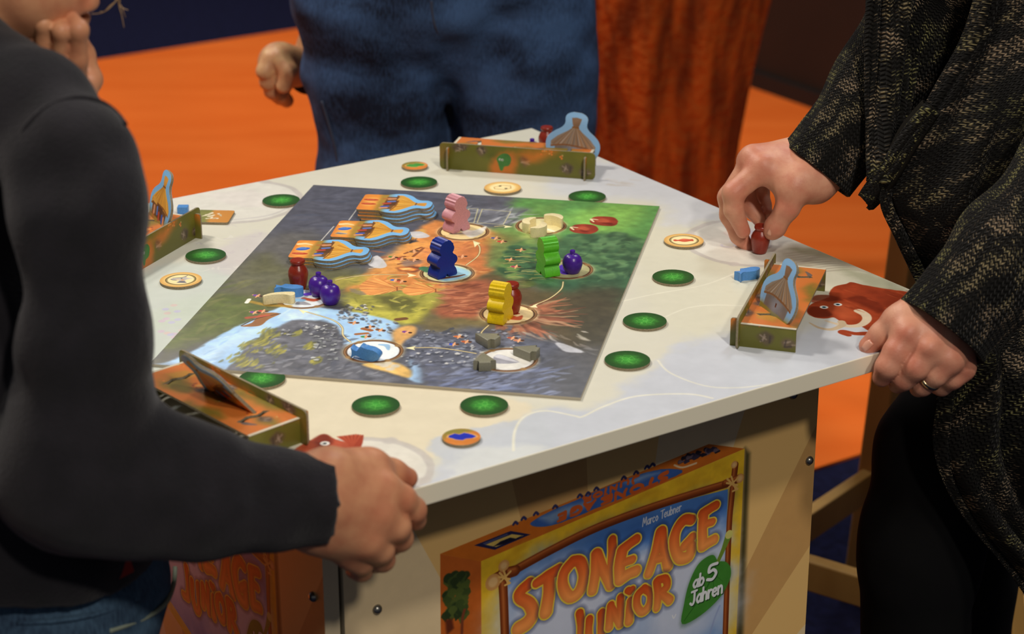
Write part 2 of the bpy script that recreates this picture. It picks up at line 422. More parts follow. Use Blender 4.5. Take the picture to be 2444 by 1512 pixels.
    P([(2060, 690), (2180, 705), (2230, 760), (2160, 770), (2090, 720)], RD, 0.012, 0.5, 0.003, 0.1, True)
    P([(1924, 740), (1936, 726), (1960, 716), (1992, 706), (2030, 712), (2056, 730), (2066, 752), (2056, 772), (2030, 776), (2006, 768), (1990, 758), (1968, 760), (1940, 755)], RB, 0.0007, 1, 0.0015, 0.14, True)
    P([(1926, 740), (1945, 730), (1975, 740), (1988, 752), (1960, 757), (1935, 752)], RD, 0.002, 0.9, 0.002, 0.1, True)
    P([(1932, 712), (1950, 704), (1985, 706), (2010, 716), (1975, 720), (1940, 722)], RD, 0.002, 0.8, 0.002, 0.1, True)
    P([(2018, 712), (2050, 706), (2086, 716), (2110, 735), (2096, 748), (2070, 735), (2040, 722)], RD, 0.003, 0.75, 0.002, 0.1, True)
    P([(1985, 728), (2010, 722), (2036, 738), (2040, 760), (2010, 762), (1990, 745)], RL, 0.008, 0.7, 0.001, 0.08, True)
    S([(2050, 742), (2066, 752), (2068, 764), (2052, 776), (2020, 778), (1994, 772), (1970, 765)], [0.0052, 0.0045, 0.0035, 0.0012], (224, 206, 178), 0.0006, 1, 0, 0.05)
    S([(2008, 768), (2010, 776), (1985, 786), (1955, 782), (1932, 770)], [0.004, 0.0035, 0.0025, 0.0008], (208, 186, 154), 0.0006, 1, 0, 0.05)
    S([(2100, 800), (2070, 796), (2040, 796), (2012, 790), (2008, 794), (2025, 800)], [0.006, 0.004, 0.003, 0.003], RB, 0.0006)
    for c in ((1966.5, 733), (1999.5, 726.5)):
        C.disc(c, 0.0042, (238, 236, 230), 0.0004); C.disc(c, 0.0021, (60, 120, 150), 0.0003); C.disc(c, 0.0012, (10, 10, 10), 0.0003)
    for k in range(26):
        x, y = 2030 + rng.uniform(-20, 160), 690 + rng.uniform(0, 70)
        S([(x, y), (x + 22, y + 8)], [0.0012, 0.0003], [RD, RL][k % 2], 0.001, 0.4)
    # second one at the near corner, half under the child's hand
    P([(690, 1085), (740, 1050), (770, 1035), (800, 1048), (850, 1062), (900, 1080), (955, 1105), (950, 1125), (860, 1130), (740, 1130)], (190, 88, 58), 0.0008, 1, 0.002, 0.14, True)
    P([(745, 1048), (770, 1036), (792, 1048), (785, 1062), (760, 1066)], RD, 0.003, 0.8, 0.002, 0.1, True)
    for k in range(12):
        x = 805 + 5.5 * k; S([(845, 1072 + k * 0.6), (835 + k * 2, 1056), (x, 1036 + 0.7 * abs(k - 8))], [0.004, 0.003, 0.0006], [(196, 88, 56), (168, 64, 38)][k % 2], 0.0006)
    for c in ((775, 1058), (795, 1076)):
        C.disc(c, 0.0042, (236, 234, 226), 0.0004); C.disc(c, 0.0016, (20, 30, 40), 0.0003)
    for k in range(16):
        x = 860 + 6 * k; S([(x, 1086 + 1.2 * k), (x + 14, 1084 + 1.4 * k)], [0.0016, 0.0004], RD, 0.0008, 0.5)
    C.a += (C.n1 * 2.5 + C.n3 * 1.5)[..., None]
    return C
CT = table_print()
M_tprint = print_material('printed_laminate', CT.image('tabletop_print', 0.95), 0.38, 0.45)
M_band = material('cream_edge_band', (236, 230, 206), 0.5)
M_under = material('raw_board', (120, 96, 66), 0.7)

# panel art, drawn for the face towards the camera; author's points are pixels of the photograph brought onto that face
PB = 0.283
def pan(p):
    d = ray(p[0], p[1]); c, s = math.cos(TYAW), math.sin(TYAW)
    t = (-PB - (-s * (CAM[0] - TC[0]) + c * (CAM[1] - TC[1]))) / (-s * d[0] + c * d[1])
    P = CAM + d * t; return np.array([untab(P)[0], P[2]])
cA = lambda x, y: (1020 + x / 3.055, 1040 + y / 3.055)
def panel_print():
    C = Canvas(-0.285, 0.02, 0.285, TOP - 0.018, 2300, (230, 188, 118), pan, 31)
    # sun rays
    cen = np.array([0.02, 0.25])
    for k in range(16):
        a0, a1 = (k + 0.13) * 2 * math.pi / 16, (k + 0.13 + 0.5 + 0.1 * math.sin(3 * k)) * 2 * math.pi / 16
        px = lambda a: ((cen + 1.2 * np.array([math.cos(a), math.sin(a)])) - [C.x0, C.y0]) * C.ppm
        C.poly([(cen - [C.x0, C.y0]) * C.ppm, px(a0), px(a1)], [(204, 158, 96), (228, 204, 160)][k % 2], 0.0004, 1, 0, 0.02, raw=True)
    A = lambda L: [cA(*q) for q in L]; P = lambda L, *a, **k: C.poly(A(L), *a, **k); S = lambda L, *a, **k: C.stroke(A(L), *a, **k)
    # drop shade printed behind the box picture
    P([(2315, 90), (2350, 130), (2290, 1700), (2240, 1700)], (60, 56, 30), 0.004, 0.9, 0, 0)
    # box picture: side, top, front
    P([(92, 862), (392, 915), (395, 1900), (100, 1900)], (190, 96, 34), 0.0004, 1, 0, 0.08)
    P([(92, 862), (2050, 62), (2312, 95), (392, 918)], (196, 104, 30), 0.0004, 1, 0, 0.08)
    P([(390, 915), (2312, 95), (2235, 1800), (395, 1900)], (226, 182, 40), 0.0004, 1, 0, 0.10)
    for k in range(40):
        x, y = rng.uniform(400, 2280), 0; y = 915 - (x - 390) * 0.427 + rng.uniform(10, 130)
        S([(x, y), (x + 60, y - 26)], [0.003, 0.001], (206, 156, 34), 0.004, 0.5)
    # foliage picture on the side
    for k in range(60):
        x, y = rng.uniform(130, 290), rng.uniform(1010, 1330); S([(x, y), (x + rng.uniform(-14, 14), y + 34)], [0.005, 0.001], [(62, 78, 36), (44, 58, 30), (78, 92, 40)][k % 3], 0.0008, 0.95)
    S([(270, 1270), (255, 1330), (250, 1440)], 0.0015, (120, 60, 36), 0.001)
    P([(130, 1340), (180, 1330), (190, 1400), (140, 1450)], (96, 44, 24), 0.002, 1, 0.001)
    # publisher's plate on the top face
    P([(340, 800), (605, 695), (750, 720), (490, 832)], (34, 34, 70), 0.0004)
    P([(420, 795), (615, 718), (700, 728), (500, 812)], (206, 176, 90), 0.0004)
    P([(480, 806), (530, 770), (600, 745), (640, 752), (690, 728), (660, 752), (560, 790)], (26, 24, 40), 0.0006, 1, 0.0005)
    P([(400, 786), (580, 712), (590, 722), (420, 796)], (70, 74, 110), 0.0006)
    # small picture at the far end of the top face
    for k in range(34):
        x, y = rng.uniform(1820, 2120), 0; y = 190 - (x - 1820) * 0.32 + rng.uniform(-26, 22); S([(x, y), (x + 26, y - 4)], [0.0022, 0.0008], [(60, 52, 70), (110, 92, 100), (40, 34, 44)][k % 3], 0.0006)
    S([(1800, 215), (1860, 232), (1960, 200)], 0.001, (220, 190, 150), 0.0006)
    # blue patch with the title upside down, as printed on the top face
    P([(750, 640), (880, 560), (1180, 430), (1450, 320), (1700, 245), (1860, 265), (1500, 420), (1250, 520), (900, 655)], (56, 92, 160), 0.0006, 1, 0.0012, 0.12, curve=True)
    P([(820, 600), (1000, 520), (1200, 470), (1190, 500), (900, 640)], (150, 176, 200), 0.004, 0.7, 0.001)
    P([(1440, 340), (1600, 280), (1690, 270), (1500, 350)], (150, 176, 200), 0.004, 0.7, 0.001)
    title = {}
    title['S'] = [([(745, 1075), (690, 1125), (672, 1180), (735, 1222), (765, 1290), (730, 1360), (664, 1405)], [.0088, .0082, .0092, .0096, .0104, .0108])]
    title['T'] = [([(795, 1075), (880, 1018), (958, 972)], [.007, .0084, .0082]), ([(880, 1030), (884, 1140), (862, 1285)], [.009, .0094, .0104])]
    title['O'] = [([(1060, 915), (995, 1000), (990, 1100), (1040, 1178), (1110, 1130), (1140, 1020), (1110, 920), (1060, 915)], [.0082, .0092, .0088, .0084])]
    title['N'] = [([(1228, 860), (1225, 1000), (1202, 1130)], [.0088, .0084, .0074]), ([(1235, 865), (1285, 985), (1335, 1085)], [.0085, .008, .0085]), ([(1345, 755), (1345, 900), (1338, 1080)], [.0068, .0074, .0084])]
    title['E'] = [([(1415, 850), (1400, 940), (1402, 1045)], [.0096, .0094, .0094]), ([(1415, 835), (1470, 790), (1522, 755)], [.009, .0076, .0074]), ([(1410, 935), (1450, 918), (1492, 905)], [.007, .0064]), ([(1405, 1045), (1470, 1005), (1520, 985)], [.0092, .008, .0082])]
    title['A'] = [([(1698, 700), (1660, 850), (1612, 1002)], [.0092, .008, .0074]), ([(1702, 700), (1722, 830), (1750, 955)], [.0092, .0082, .0084]), ([(1650, 905), (1735, 885)], [.0064, .0064])]
    title['G'] = [([(1928, 612), (1870, 615), (1815, 690), (1800, 800), (1835, 890), (1905, 878), (1925, 800)], [.0078, .0082, .0086, .0096, .009, .0074]), ([(1930, 740), (1880, 795), (1872, 810)], [.0072, .0074])]
    title['E2'] = [([(2015, 580), (2005, 690), (2005, 800)], [.0082, .0082, .0086]), ([(2010, 570), (2060, 530), (2100, 505)], [.0086, .0072, .007]), ([(2015, 660), (2045, 640), (2078, 630)], [.0066, .006]), ([(2008, 800), (2050, 775), (2090, 755)], [.0086, .0074, .0072])]
    title['J'] = [([(1108, 1295), (1118, 1400), (1100, 1520), (1040, 1560)], [.0066, .0064, .007, .006])]
    title['U'] = [([(1180, 1335), (1176, 1460), (1215, 1520), (1265, 1460), (1272, 1290)], [.0066, .0064, .0066, .0064, .007])]
    title['N2'] = [([(1338, 1235), (1325, 1395)], [.007, .0066]), ([(1338, 1240), (1405, 1375)], [.0066, .0066]), ([(1410, 1175), (1405, 1370)], [.006, .0068])]
    title['i'] = [([(1480, 1200), (1468, 1355)], [.006, .0072]), ([(1462, 1125), (1474, 1142)], [.0056, .004]), ([(1488, 1120), (1476, 1142)], [.0056, .004])]
    title['O2'] = [([(1580, 1110), (1532, 1160), (1530, 1240), (1570, 1285), (1620, 1230), (1628, 1150), (1580, 1110)], [.0062, .0066, .0066])]
    title['R'] = [([(1672, 1060), (1682, 1150), (1672, 1255)], [.0066, .0066, .0062]), ([(1680, 1052), (1735, 1045), (1745, 1100), (1690, 1150)], [.0064, .0066, .006]), ([(1700, 1150), (1765, 1200)], [.006, .0074])]
    # sky and clouds on the front
    P([(585, 1050), (640, 990), (900, 830), (1300, 650), (1700, 520), (2190, 390), (2180, 700), (2150, 1750), (600, 1800)], (84, 132, 196), 0.0004, 1, 0, 0.04)
    P([(640, 1000), (1000, 800), (1500, 600), (2190, 420), (2170, 640), (1700, 760), (1200, 960), (800, 1200), (600, 1200)], (60, 104, 176), 0.02, 0.8, 0.01, 0.05)
    for (x, y, r) in ((900, 1250, .05), (800, 1400, .05), (1020, 1230, .04), (1250, 1180, .03), (1620, 980, .024), (1850, 960, .03), (2050, 830, .026), (1900, 1050, .035), (1560, 1030, .02), (1800, 1420, .03), (1000, 1420, .05), (1700, 1400, .03), (2060, 1250, .04), (1450, 1420, .02), (2090, 1000, .03), (1720, 1080, .03)):
        C.disc(cA(x, y), r, (206, 212, 228), r * 0.7, 0.75, 0.014, 0.02)
    S([(1785, 1310), (1795, 1330), (1810, 1303)], 0.0007, (226, 228, 232), 0.0004)
    S([(2130, 1240), (2090, 1340), (2060, 1442)], 0.0012, (150, 165, 205), 0.0006, 0.7)
    order = 'S T O N E A G E2 J U N2 i O2 R'.split()
    for k in order:
        C.letters([(A(p), np.array(r) * 0.70) for p, r in title[k]], (206, 82, 30), (238, 150, 76), (226, 196, 66), 0.0016, 0.0010, 0.005)
    # the same title, small and turned round, on the top face
    def flip(q):
        x, y = q; fx, fy = (x - 640) / 1500.0, (y - (1180 - (x - 640) * 0.40)) / 420.0
        gx = 1760 - 830 * fx; return cA(gx, 265 + (1760 - gx) * 0.375 + 40 - 75 * fy)
    for k in order:
        for p, r in title[k]: C.stroke([flip(q) for q in p], np.atleast_1d(r) * 0.22, (196, 88, 36), 0.0006, 1)
    for x, y in ((640, 640), (700, 605), (790, 570), (930, 520), (1110, 440), (1170, 425), (1230, 390), (1430, 310), (1520, 272), (1600, 232), (1640, 215)):
        S([(x - 14, y + 8), (x, y - 10), (x + 16, y + 2)], 0.0013, (52, 50, 90), 0.0005)
    # sticks lashed into a frame
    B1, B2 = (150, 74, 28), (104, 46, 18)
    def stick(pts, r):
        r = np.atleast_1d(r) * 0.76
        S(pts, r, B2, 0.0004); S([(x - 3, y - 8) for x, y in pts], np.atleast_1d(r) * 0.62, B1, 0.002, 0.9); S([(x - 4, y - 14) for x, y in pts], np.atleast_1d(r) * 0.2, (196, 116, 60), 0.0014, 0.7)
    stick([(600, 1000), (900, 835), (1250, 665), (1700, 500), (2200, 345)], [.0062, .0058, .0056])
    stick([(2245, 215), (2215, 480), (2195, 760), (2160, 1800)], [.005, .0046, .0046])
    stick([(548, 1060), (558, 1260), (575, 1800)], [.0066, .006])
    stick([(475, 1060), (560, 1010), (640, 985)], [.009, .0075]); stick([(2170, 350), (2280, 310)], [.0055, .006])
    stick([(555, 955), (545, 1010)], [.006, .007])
    for c, r in (((478, 1068), .0085), ((556, 948), .006), ((2278, 312), .005), ((2236, 212), .004)):
        C.disc(cA(*c), r, (206, 150, 84), 0.0006); C.disc(cA(*c), r * 0.6, (230, 190, 130), 0.0015, 0.8)
    for c in ((565, 1030), (2225, 345)):
        for d in ((-40, -30, 30, 40), (-34, 36, 40, -40), (-44, 0, 34, 16), (-10, -46, 22, 50), (0, 60, 36, 44)):
            S([(c[0] + d[0], c[1] + d[1]), (c[0] + d[2], c[1] + d[3])], 0.0011, (222, 176, 96), 0.0003)
    # leaf with the age
    C.poly(A([(2120, 918), (2085, 868), (2030, 888), (1965, 950), (1905, 1080), (1868, 1230), (1852, 1390), (1990, 1320), (2130, 1190), (2205, 1050), (2212, 965), (2180, 922), (2145, 915)]), (30, 66, 30), 0.005, 0.5, 0, 0, True)
    P([(2116, 912), (2085, 870), (2030, 888), (1965, 950), (1905, 1080), (1870, 1230), (1856, 1372), (1990, 1310), (2130, 1180), (2203, 1050), (2210, 965), (2180, 922), (2145, 915)], (66, 132, 48), 0.0004, 1, 0, 0.1, curve=True)
    S([(2112, 920), (2040, 1100), (1870, 1350)], [.0012, .0004], (44, 100, 34), 0.0006)
    for q in ((1930, 1080), (2150, 1060), (1900, 1180), (2090, 1180)): S([(2080, 1000), q], [.0006, .0003], (50, 108, 38), 0.0006, 0.8)
    S([(2120, 912), (2160, 820), (2196, 725)], [.0022, .0028, .0046], (110, 140, 50), 0.0004); C.disc(cA(2198, 720), .0048, (206, 200, 110), 0.0004)
    # handwriting
    FONT = {'M': [[(0, 0), (.15, 1), (.45, .3), (.75, 1), (.9, 0)]], 'a': [[(.55, .5), (.3, .6), (.05, .3), (.25, 0), (.5, .2), (.56, .6), (.6, 0)]], 'r': [[(.05, .6), (.1, 0)], [(.1, .35), (.25, .58), (.45, .55)]],
            'c': [[(.5, .5), (.25, .6), (.05, .3), (.25, 0), (.5, .1)]], 'o': [[(.3, .6), (.05, .3), (.3, 0), (.55, .3), (.3, .6)]], 'T': [[(0, .95), (.8, 1)], [(.4, 1), (.38, 0)]],
            'e': [[(.08, .3), (.5, .36), (.4, .58), (.15, .5), (.08, .2), (.3, 0), (.55, .1)]], 'u': [[(.05, .6), (.08, .15), (.3, 0), (.5, .2)], [(.52, .6), (.56, 0)]], 'b': [[(.08, 1), (.08, 0)], [(.08, .4), (.35, .6), (.55, .3), (.35, 0), (.08, .1)]],
            'n': [[(.05, .6), (.08, 0)], [(.08, .4), (.3, .6), (.5, .45), (.54, 0)]], 'J': [[(.1, 1), (.7, 1)], [(.45, 1), (.45, .25), (.25, 0), (0, .15)]], 'h': [[(.08, 1), (.08, 0)], [(.08, .4), (.3, .6), (.5, .45), (.54, 0)]],
            '5': [[(.6, 1), (.15, .98), (.1, .58), (.4, .64), (.6, .35), (.4, .02), (.05, .1)]]}
    ADV = {'M': 1.05, 'T': .78, 'J': .75, 'r': .52, ' ': .5}
    def write(txt, x0, y0, x1, y1, hgt, r, col, slant=0.12, up=(0.0, -1.0)):
        wsum = sum(ADV.get(c, .7) for c in txt); pos = 0
        for c in txt:
            for st in FONT.get(c, []):
                Q = []
                for (a, b) in st:
                    t = (pos + a + slant * b) / wsum; Q.append((x0 + (x1 - x0) * t + up[0] * hgt * b, y0 + (y1 - y0) * t + up[1] * hgt * b))
                S(Q, r, col, 0.0003)
            pos += ADV.get(c, .7)
    write('Marco Teubner', 1568, 662, 1850, 545, 58, 0.0006, (206, 210, 222))
    for off, col in (((5, 6), (30, 60, 28)), ((0, 0), (226, 228, 230))):
        ox, oy = off
        write('ab', 1935 + ox, 1112 + oy, 2020 + ox, 1078 + oy, 84, 0.0014, col)
        write('5', 2034 + ox, 1062 + oy, 2110 + ox, 1034 + oy, 104, 0.0018, col)
        write('Jahren', 1915 + ox, 1238 + oy, 2155 + ox, 1140 + oy, 92, 0.0014, col)
    return C
CP = panel_print()
M_panel = print_material('printed_panel', CP.image('panel_print', 1.0), 0.45, 0.3)
M_dark = material('dark_board_edge', (60, 46, 34), 0.7)
M_metal = material('zinc_screw', (150, 148, 140), 0.3, 0.5, metal=0.9)
M_profile = material('dark_corner_profile', (58, 50, 28), 0.5)

table = thing('display_table', tab(0, 0, 0), 'square cream display table printed with a game box picture on its sides', 'table', rot=(0, 0, TYAW))
bm = bmesh.new(); box_bm(bm, (-TH, -TH, TOP - 0.018), (TH, TH, TOP), None, 0.0008)
lay = bm.loops.layers.uv.new('UVMap')
for f_ in bm.faces:
    if f_.normal.z > 0.9 and f_.calc_area() > 0.1: f_.material_index = 1
    elif f_.normal.z < -0.9: f_.material_index = 2
    for l in f_.loops: l[lay].uv = CT.uv(l.vert.co.x, l.vert.co.y)
me = bpy.data.meshes.new('tabletop'); bm.to_mesh(me); bm.free()
for m_ in (M_band, M_tprint, M_under): me.materials.append(m_)
link('tabletop', me, table)
box('cabinet_core', (-0.268, -0.268, 0.0), (0.268, 0.268, TOP - 0.018), M_dark, table)
def panel(name, rot):
    x0, x1 = -0.264, 0.2815
    bm = bmesh.new(); box_bm(bm, (x0, -PB, 0.02), (x1, -0.268, TOP - 0.0185))
    lay = bm.loops.layers.uv.new('UVMap'); bm.normal_update()
    for f_ in bm.faces:
        if f_.normal.y < -0.9: f_.material_index = 1
        for l in f_.loops: l[lay].uv = CP.uv(l.vert.co.x, l.vert.co.z)
    me = bpy.data.meshes.new(name); bm.to_mesh(me); bm.free()
    for m_ in (material('panel_edge', (214, 196, 160), 0.6), M_panel): me.materials.append(m_)
    o = link(name, me, table); o.rotation_euler = (0, 0, rot); return o
pn_front = panel('printed_side_panel', 0); pn_left = panel('printed_side_panel', -math.pi / 2)
panel('printed_side_panel', math.pi / 2); panel('printed_side_panel', math.pi)
def bolt(parent, u, z, dark=False):
    prof = [(0.0001, 0.0042), (0.0022, 0.0038), (0.0038, 0.0026), (0.0047, 0.0010), (0.0049, 0.0)]
    o = lathe('bolt', prof[::-1], M_metal if not dark else M_profile, parent, 16)
    o.location = (u, -PB, z); o.rotation_euler = (math.pi / 2, 0, 0)
    return o
for p in ((1931, 1098), (900, 1453), (1893, 941)): bolt(pn_front, *pan(p))
bolt(pn_left, 0.262, TOP - 0.152)
for k in range(4):
    o = box('corner_profile', (-0.281, -0.281, 0.0), (-0.2665, -0.2665, TOP - 0.0185), M_profile, table, 0.001); o.rotation_euler = (0, 0, k * math.pi / 2)
# ------------------------------------------------------------------ game board
BT = 0.0030
ZB = TOP + BT
RINGS = {'pink': (1105, 553), 'tooth': (1290, 539), 'blue': (1066, 652), 'green': (1350, 643), 'yellow': (1212, 749), 'stone': (1210, 858), 'fish': (890, 838), 'goods': (725, 712)}
def board_print():
    C = Canvas(-BU, -BV, BU, BV, 2900, (86, 87, 92), lambda p: unbrd(on(p[0], p[1], ZB)), 51)
    def P(pts, col, soft=0.004, al=1.0, warp=0.008, gr=0.16): C.poly(pts, col, soft, al, warp, gr, True)
    S = C.stroke
    def dabs(n, box_, cols, ln, r, al=0.7, ang=0.0, sp=0.4, inside=None):
        for k in range(n):
            x, y = rng.uniform(box_[0], box_[2]), rng.uniform(box_[1], box_[3])
            if inside and not inside(x, y): continue
            a = ang + rng.normal(0, sp); l = ln * rng.uniform(0.4, 1.2); rr = r * rng.uniform(0.5, 1.3)
            S([(x, y), (x + l * math.cos(a) * .5, y + l * math.sin(a) * .25 + rng.uniform(-1.5, 1.5)), (x + l * math.cos(a), y + l * math.sin(a) * .45)], [rr * .4, rr, rr * .2], cols[rng.integers(len(cols))], 0.0012, al, 0.002)
    def shards(n, box_, cols, sz, al=0.85, inside=None):
        for k in range(n):
            x, y = rng.uniform(box_[0], box_[2]), rng.uniform(box_[1], box_[3])
            if inside and not inside(x, y): continue
            a0 = rng.uniform(0, 6.3); m = rng.integers(3, 6); z = sz * rng.uniform(.4, 1.2)
            Q = [(x + z * rng.uniform(.6, 1.3) * math.cos(a0 + 6.28 * i / m), y + .45 * z * rng.uniform(.5, 1.2) * math.sin(a0 + 6.28 * i / m)) for i in range(m)]
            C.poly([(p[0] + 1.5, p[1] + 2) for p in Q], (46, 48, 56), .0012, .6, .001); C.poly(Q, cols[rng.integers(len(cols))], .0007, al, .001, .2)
    # slate mountain-side, far left
    P([(740, 440), (1300, 470), (1240, 520), (1120, 560), (1000, 580), (900, 640), (760, 690), (600, 640), (640, 560)], (84, 86, 98), 0.02)
    dabs(110, (680, 450, 1180, 640), [(70, 72, 84), (96, 98, 112), (80, 86, 104)], 90, 0.004, 0.5, 0.1, 0.3)
    P([(660, 560), (760, 560), (720, 640), (560, 690), (560, 640)], (96, 94, 88), 0.02, 0.8)
    # olive slope on the left
    P([(620, 610), (700, 640), (860, 640), (830, 700), (700, 740), (600, 745), (560, 790), (420, 830), (370, 868), (480, 740)], (94, 94, 66), 0.02)
    P([(520, 700), (640, 730), (590, 770), (500, 800), (400, 830), (440, 780)], (92, 104, 52), 0.015)
    P([(560, 650), (700, 655), (640, 690), (540, 700)], (104, 104, 84), 0.015, 0.8)
    dabs(90, (400, 640, 760, 830), [(108, 112, 66), (80, 84, 56), (120, 120, 74), (90, 100, 60)], 60, 0.003, 0.45, -0.5, 0.3)
    # meadows in the far right corner
    P([(1270, 470), (1590, 490), (1540, 600), (1480, 700), (1400, 640), (1320, 580), (1235, 540), (1215, 505)], (92, 146, 78), 0.012)
    P([(1350, 520), (1440, 490), (1530, 495), (1500, 540), (1420, 570), (1370, 545)], (134, 186, 88), 0.02, 0.9)
    P([(1160, 550), (1240, 545), (1330, 570), (1300, 600), (1220, 590), (1180, 590)], (144, 160, 86), 0.012, 0.9)
    P([(1175, 560), (1290, 490), (1340, 500), (1250, 560)], (108, 150, 78), 0.012, 0.8)
    # pale scree between
    P([(1080, 505), (1230, 497), (1260, 510), (1170, 540), (1100, 530)], (112, 114, 122), 0.01, 0.8)
    dabs(60, (1090, 500, 1250, 540), [(170, 172, 178), (140, 142, 150), (88, 90, 100)], 40, 0.0022, 0.7, -0.5, 0.3)
    for q in ([(1118, 498), (1140, 498), (1130, 532), (1106, 530)], [(1150, 499), (1218, 505), (1200, 536), (1138, 531)]):
        for i in range(4): S([q[i], q[(i + 1) % 4]], 0.0006, (196, 190, 150), 0.0004, 0.9)
    # terracotta plain
    P([(1000, 545), (1050, 525), (1150, 545), (1210, 570), (1200, 620), (1150, 660), (1080, 690), (960, 690), (900, 690), (840, 700), (820, 690), (880, 650), (930, 620), (975, 590), (965, 575)], (208, 134, 72), 0.006)
    P([(960, 580), (1030, 575), (1010, 620), (940, 650), (880, 680), (840, 690), (900, 630)], (226, 160, 84), 0.008, 0.8)
    P([(1090, 590), (1180, 590), (1170, 640), (1110, 650)], (196, 118, 70), 0.008, 0.8)
    P([(1005, 600), (1060, 592), (1060, 625), (1000, 640)], (222, 142, 82), 0.006, 0.8)
    dabs(120, (880, 560, 1190, 690), [(228, 160, 96), (176, 100, 60), (190, 120, 84), (240, 180, 112)], 30, 0.0022, 0.55, -0.2, 0.5)
    P([(985, 560), (1000, 548), (1015, 556), (1005, 566), (975, 572)], (224, 178, 96), 0.004)
    # fire, bench, racks
    P([(945, 640), (980, 634), (1010, 640), (980, 650), (950, 648)], (120, 70, 50), 0.003); P([(948, 642), (965, 637), (990, 642), (965, 648)], (255, 150, 70), 0.004); P([(955, 642), (968, 639), (978, 642), (965, 645)], (255, 214, 130), 0.003)
    for q in ([(965, 605), (1005, 590)], [(985, 612), (1010, 592)], [(930, 620), (965, 612)], [(950, 630), (1000, 622)]): S(q, 0.0016, (140, 84, 50), 0.0005)
    P([(960, 622), (1000, 618), (1006, 630), (965, 634)], (130, 110, 104), 0.004, 0.8)
    # olive-yellow clearing
    P([(820, 700), (900, 690), (1060, 692), (1150, 680), (1110, 720), (1040, 745), (990, 775), (900, 770), (840, 740)], (150, 146, 66), 0.01)
    P([(820, 712), (870, 735), (930, 745), (1000, 740), (1030, 720), (1000, 760), (960, 775), (900, 765), (850, 748)], (184, 178, 74), 0.006, 0.9)
    P([(900, 705), (980, 712), (985, 735), (930, 738)], (96, 94, 50), 0.006, 0.9); P([(920, 728), (980, 722), (992, 730), (980, 746), (935, 738)], (104, 104, 52), 0.003, 0.9)
    P([(800, 660), (850, 655), (880, 668), (850, 680), (800, 690)], (172, 160, 70), 0.006, 0.8)
    dabs(100, (820, 660, 1080, 775), [(198, 190, 84), (116, 116, 54), (158, 156, 70), (210, 200, 100)], 26, 0.002, 0.6, 0.1, 0.6)
    P([(1180, 645), (1240, 650), (1260, 690), (1180, 690), (1120, 680)], (108, 94, 56), 0.01, 0.9)
    # thatched roofs seen from above
    for (tip, L) in (((948, 688), [(858, 682), (866, 674), (885, 663), (905, 664), (930, 678), (948, 686), (950, 692), (930, 697), (895, 704), (868, 702), (858, 690)]), ((1040, 692), [(960, 690), (985, 676), (1002, 672), (1020, 682), (1040, 690), (1042, 695), (1020, 700), (985, 705), (966, 700)])):
        P(L, (224, 152, 84), 0.0012, 1, 0.001, 0.06)
        for k in range(22):
            q = L[k % len(L)]; q2 = L[(k + 1) % len(L)]; t = rng.random(); e = (q[0] * (1 - t) + q2[0] * t, q[1] * (1 - t) + q2[1] * t)
            S([tip, e], [0.0003, 0.0006], [(170, 96, 50), (240, 190, 110), (196, 124, 66)][k % 3], 0.0005, 0.8)
        S([(tip[0] - 6, tip[1] + 1), (tip[0] + 18, tip[1] + 4)], [0.0014, 0.0022], (206, 140, 76), 0.0006)
        S([(tip[0] - 1, tip[1] - 3), (tip[0] - 1, tip[1] + 5)], 0.0007, (140, 80, 44), 0.0004)
    P([(832, 690), (860, 698), (868, 706), (840, 704)], (140, 128, 104), 0.002, 0.8)
    # forest
    P([(1180, 590), (1230, 575), (1330, 570), (1400, 556), (1480, 565), (1540, 575), (1520, 680), (1470, 770), (1400, 740), (1300, 690), (1200, 660), (1170, 640)], (66, 104, 70), 0.012)
    P([(1395, 575), (1440, 560), (1520, 580), (1500, 680), (1450, 780), (1340, 740), (1330, 690), (1390, 670)], (50, 82, 58), 0.02, 0.85)
    P([(1176, 560), (1230, 560), (1240, 640), (1190, 650), (1170, 620)], (120, 130, 72), 0.012, 0.8)
    for k in range(70):
        x, y = rng.uniform(1360, 1530), rng.uniform(560, 660)
        if (x - 1360) * 0.3 + 555 > y + 30: continue
        r = rng.uniform(0.006, 0.012); C.disc((x, y), r, [(74, 112, 74), (60, 96, 66), (92, 130, 88), (52, 84, 60)][k % 4], 0.003, 0.85, 0.004, 0.2)
        C.disc((x + 5, y - 4), r * 0.5, (108, 146, 96), 0.004, 0.5, 0.003)
    for k in range(46):
        x, y = rng.uniform(1195, 1310), rng.uniform(575, 690); C.disc((x, y), rng.uniform(0.005, 0.009), [(86, 120, 66), (58, 92, 62), (112, 140, 76), (46, 78, 56)][k % 4], 0.003, 0.85, 0.004, 0.2)
    for k in range(40):
        x, y = rng.uniform(1200, 1310), rng.uniform(600, 690); S([(x, y), (x + 18, y - 1), (x + 36, y + 1)], [0.0012, 0.0008, 0.0004], [(176, 172, 104), (150, 140, 84), (40, 62, 44)][k % 3], 0.0008, 0.8)
    dabs(70, (1330, 570, 1500, 760), [(84, 122, 84), (44, 74, 52), (70, 110, 72)], 30, 0.003, 0.5, -0.3, 0.5)
    # dark earth to the right and below
    P([(1180, 660), (1300, 690), (1480, 720), (1440, 830), (1400, 880), (1320, 850), (1280, 780), (1120, 770), (1040, 760), (1090, 700)], (92, 78, 52), 0.02, 0.95)
    P([(1370, 700), (1490, 690), (1450, 830), (1390, 850), (1350, 790)], (70, 66, 48), 0.02, 0.85)
    P([(1000, 770), (1080, 740), (1180, 760), (1150, 790), (1060, 800), (980, 790)], (112, 100, 64), 0.012, 0.9)
    # red roots / canyon
    P([(1050, 720), (1070, 690), (1130, 668), (1190, 680), (1200, 740), (1130, 760), (1040, 748)], (158, 92, 64), 0.008, 0.95)
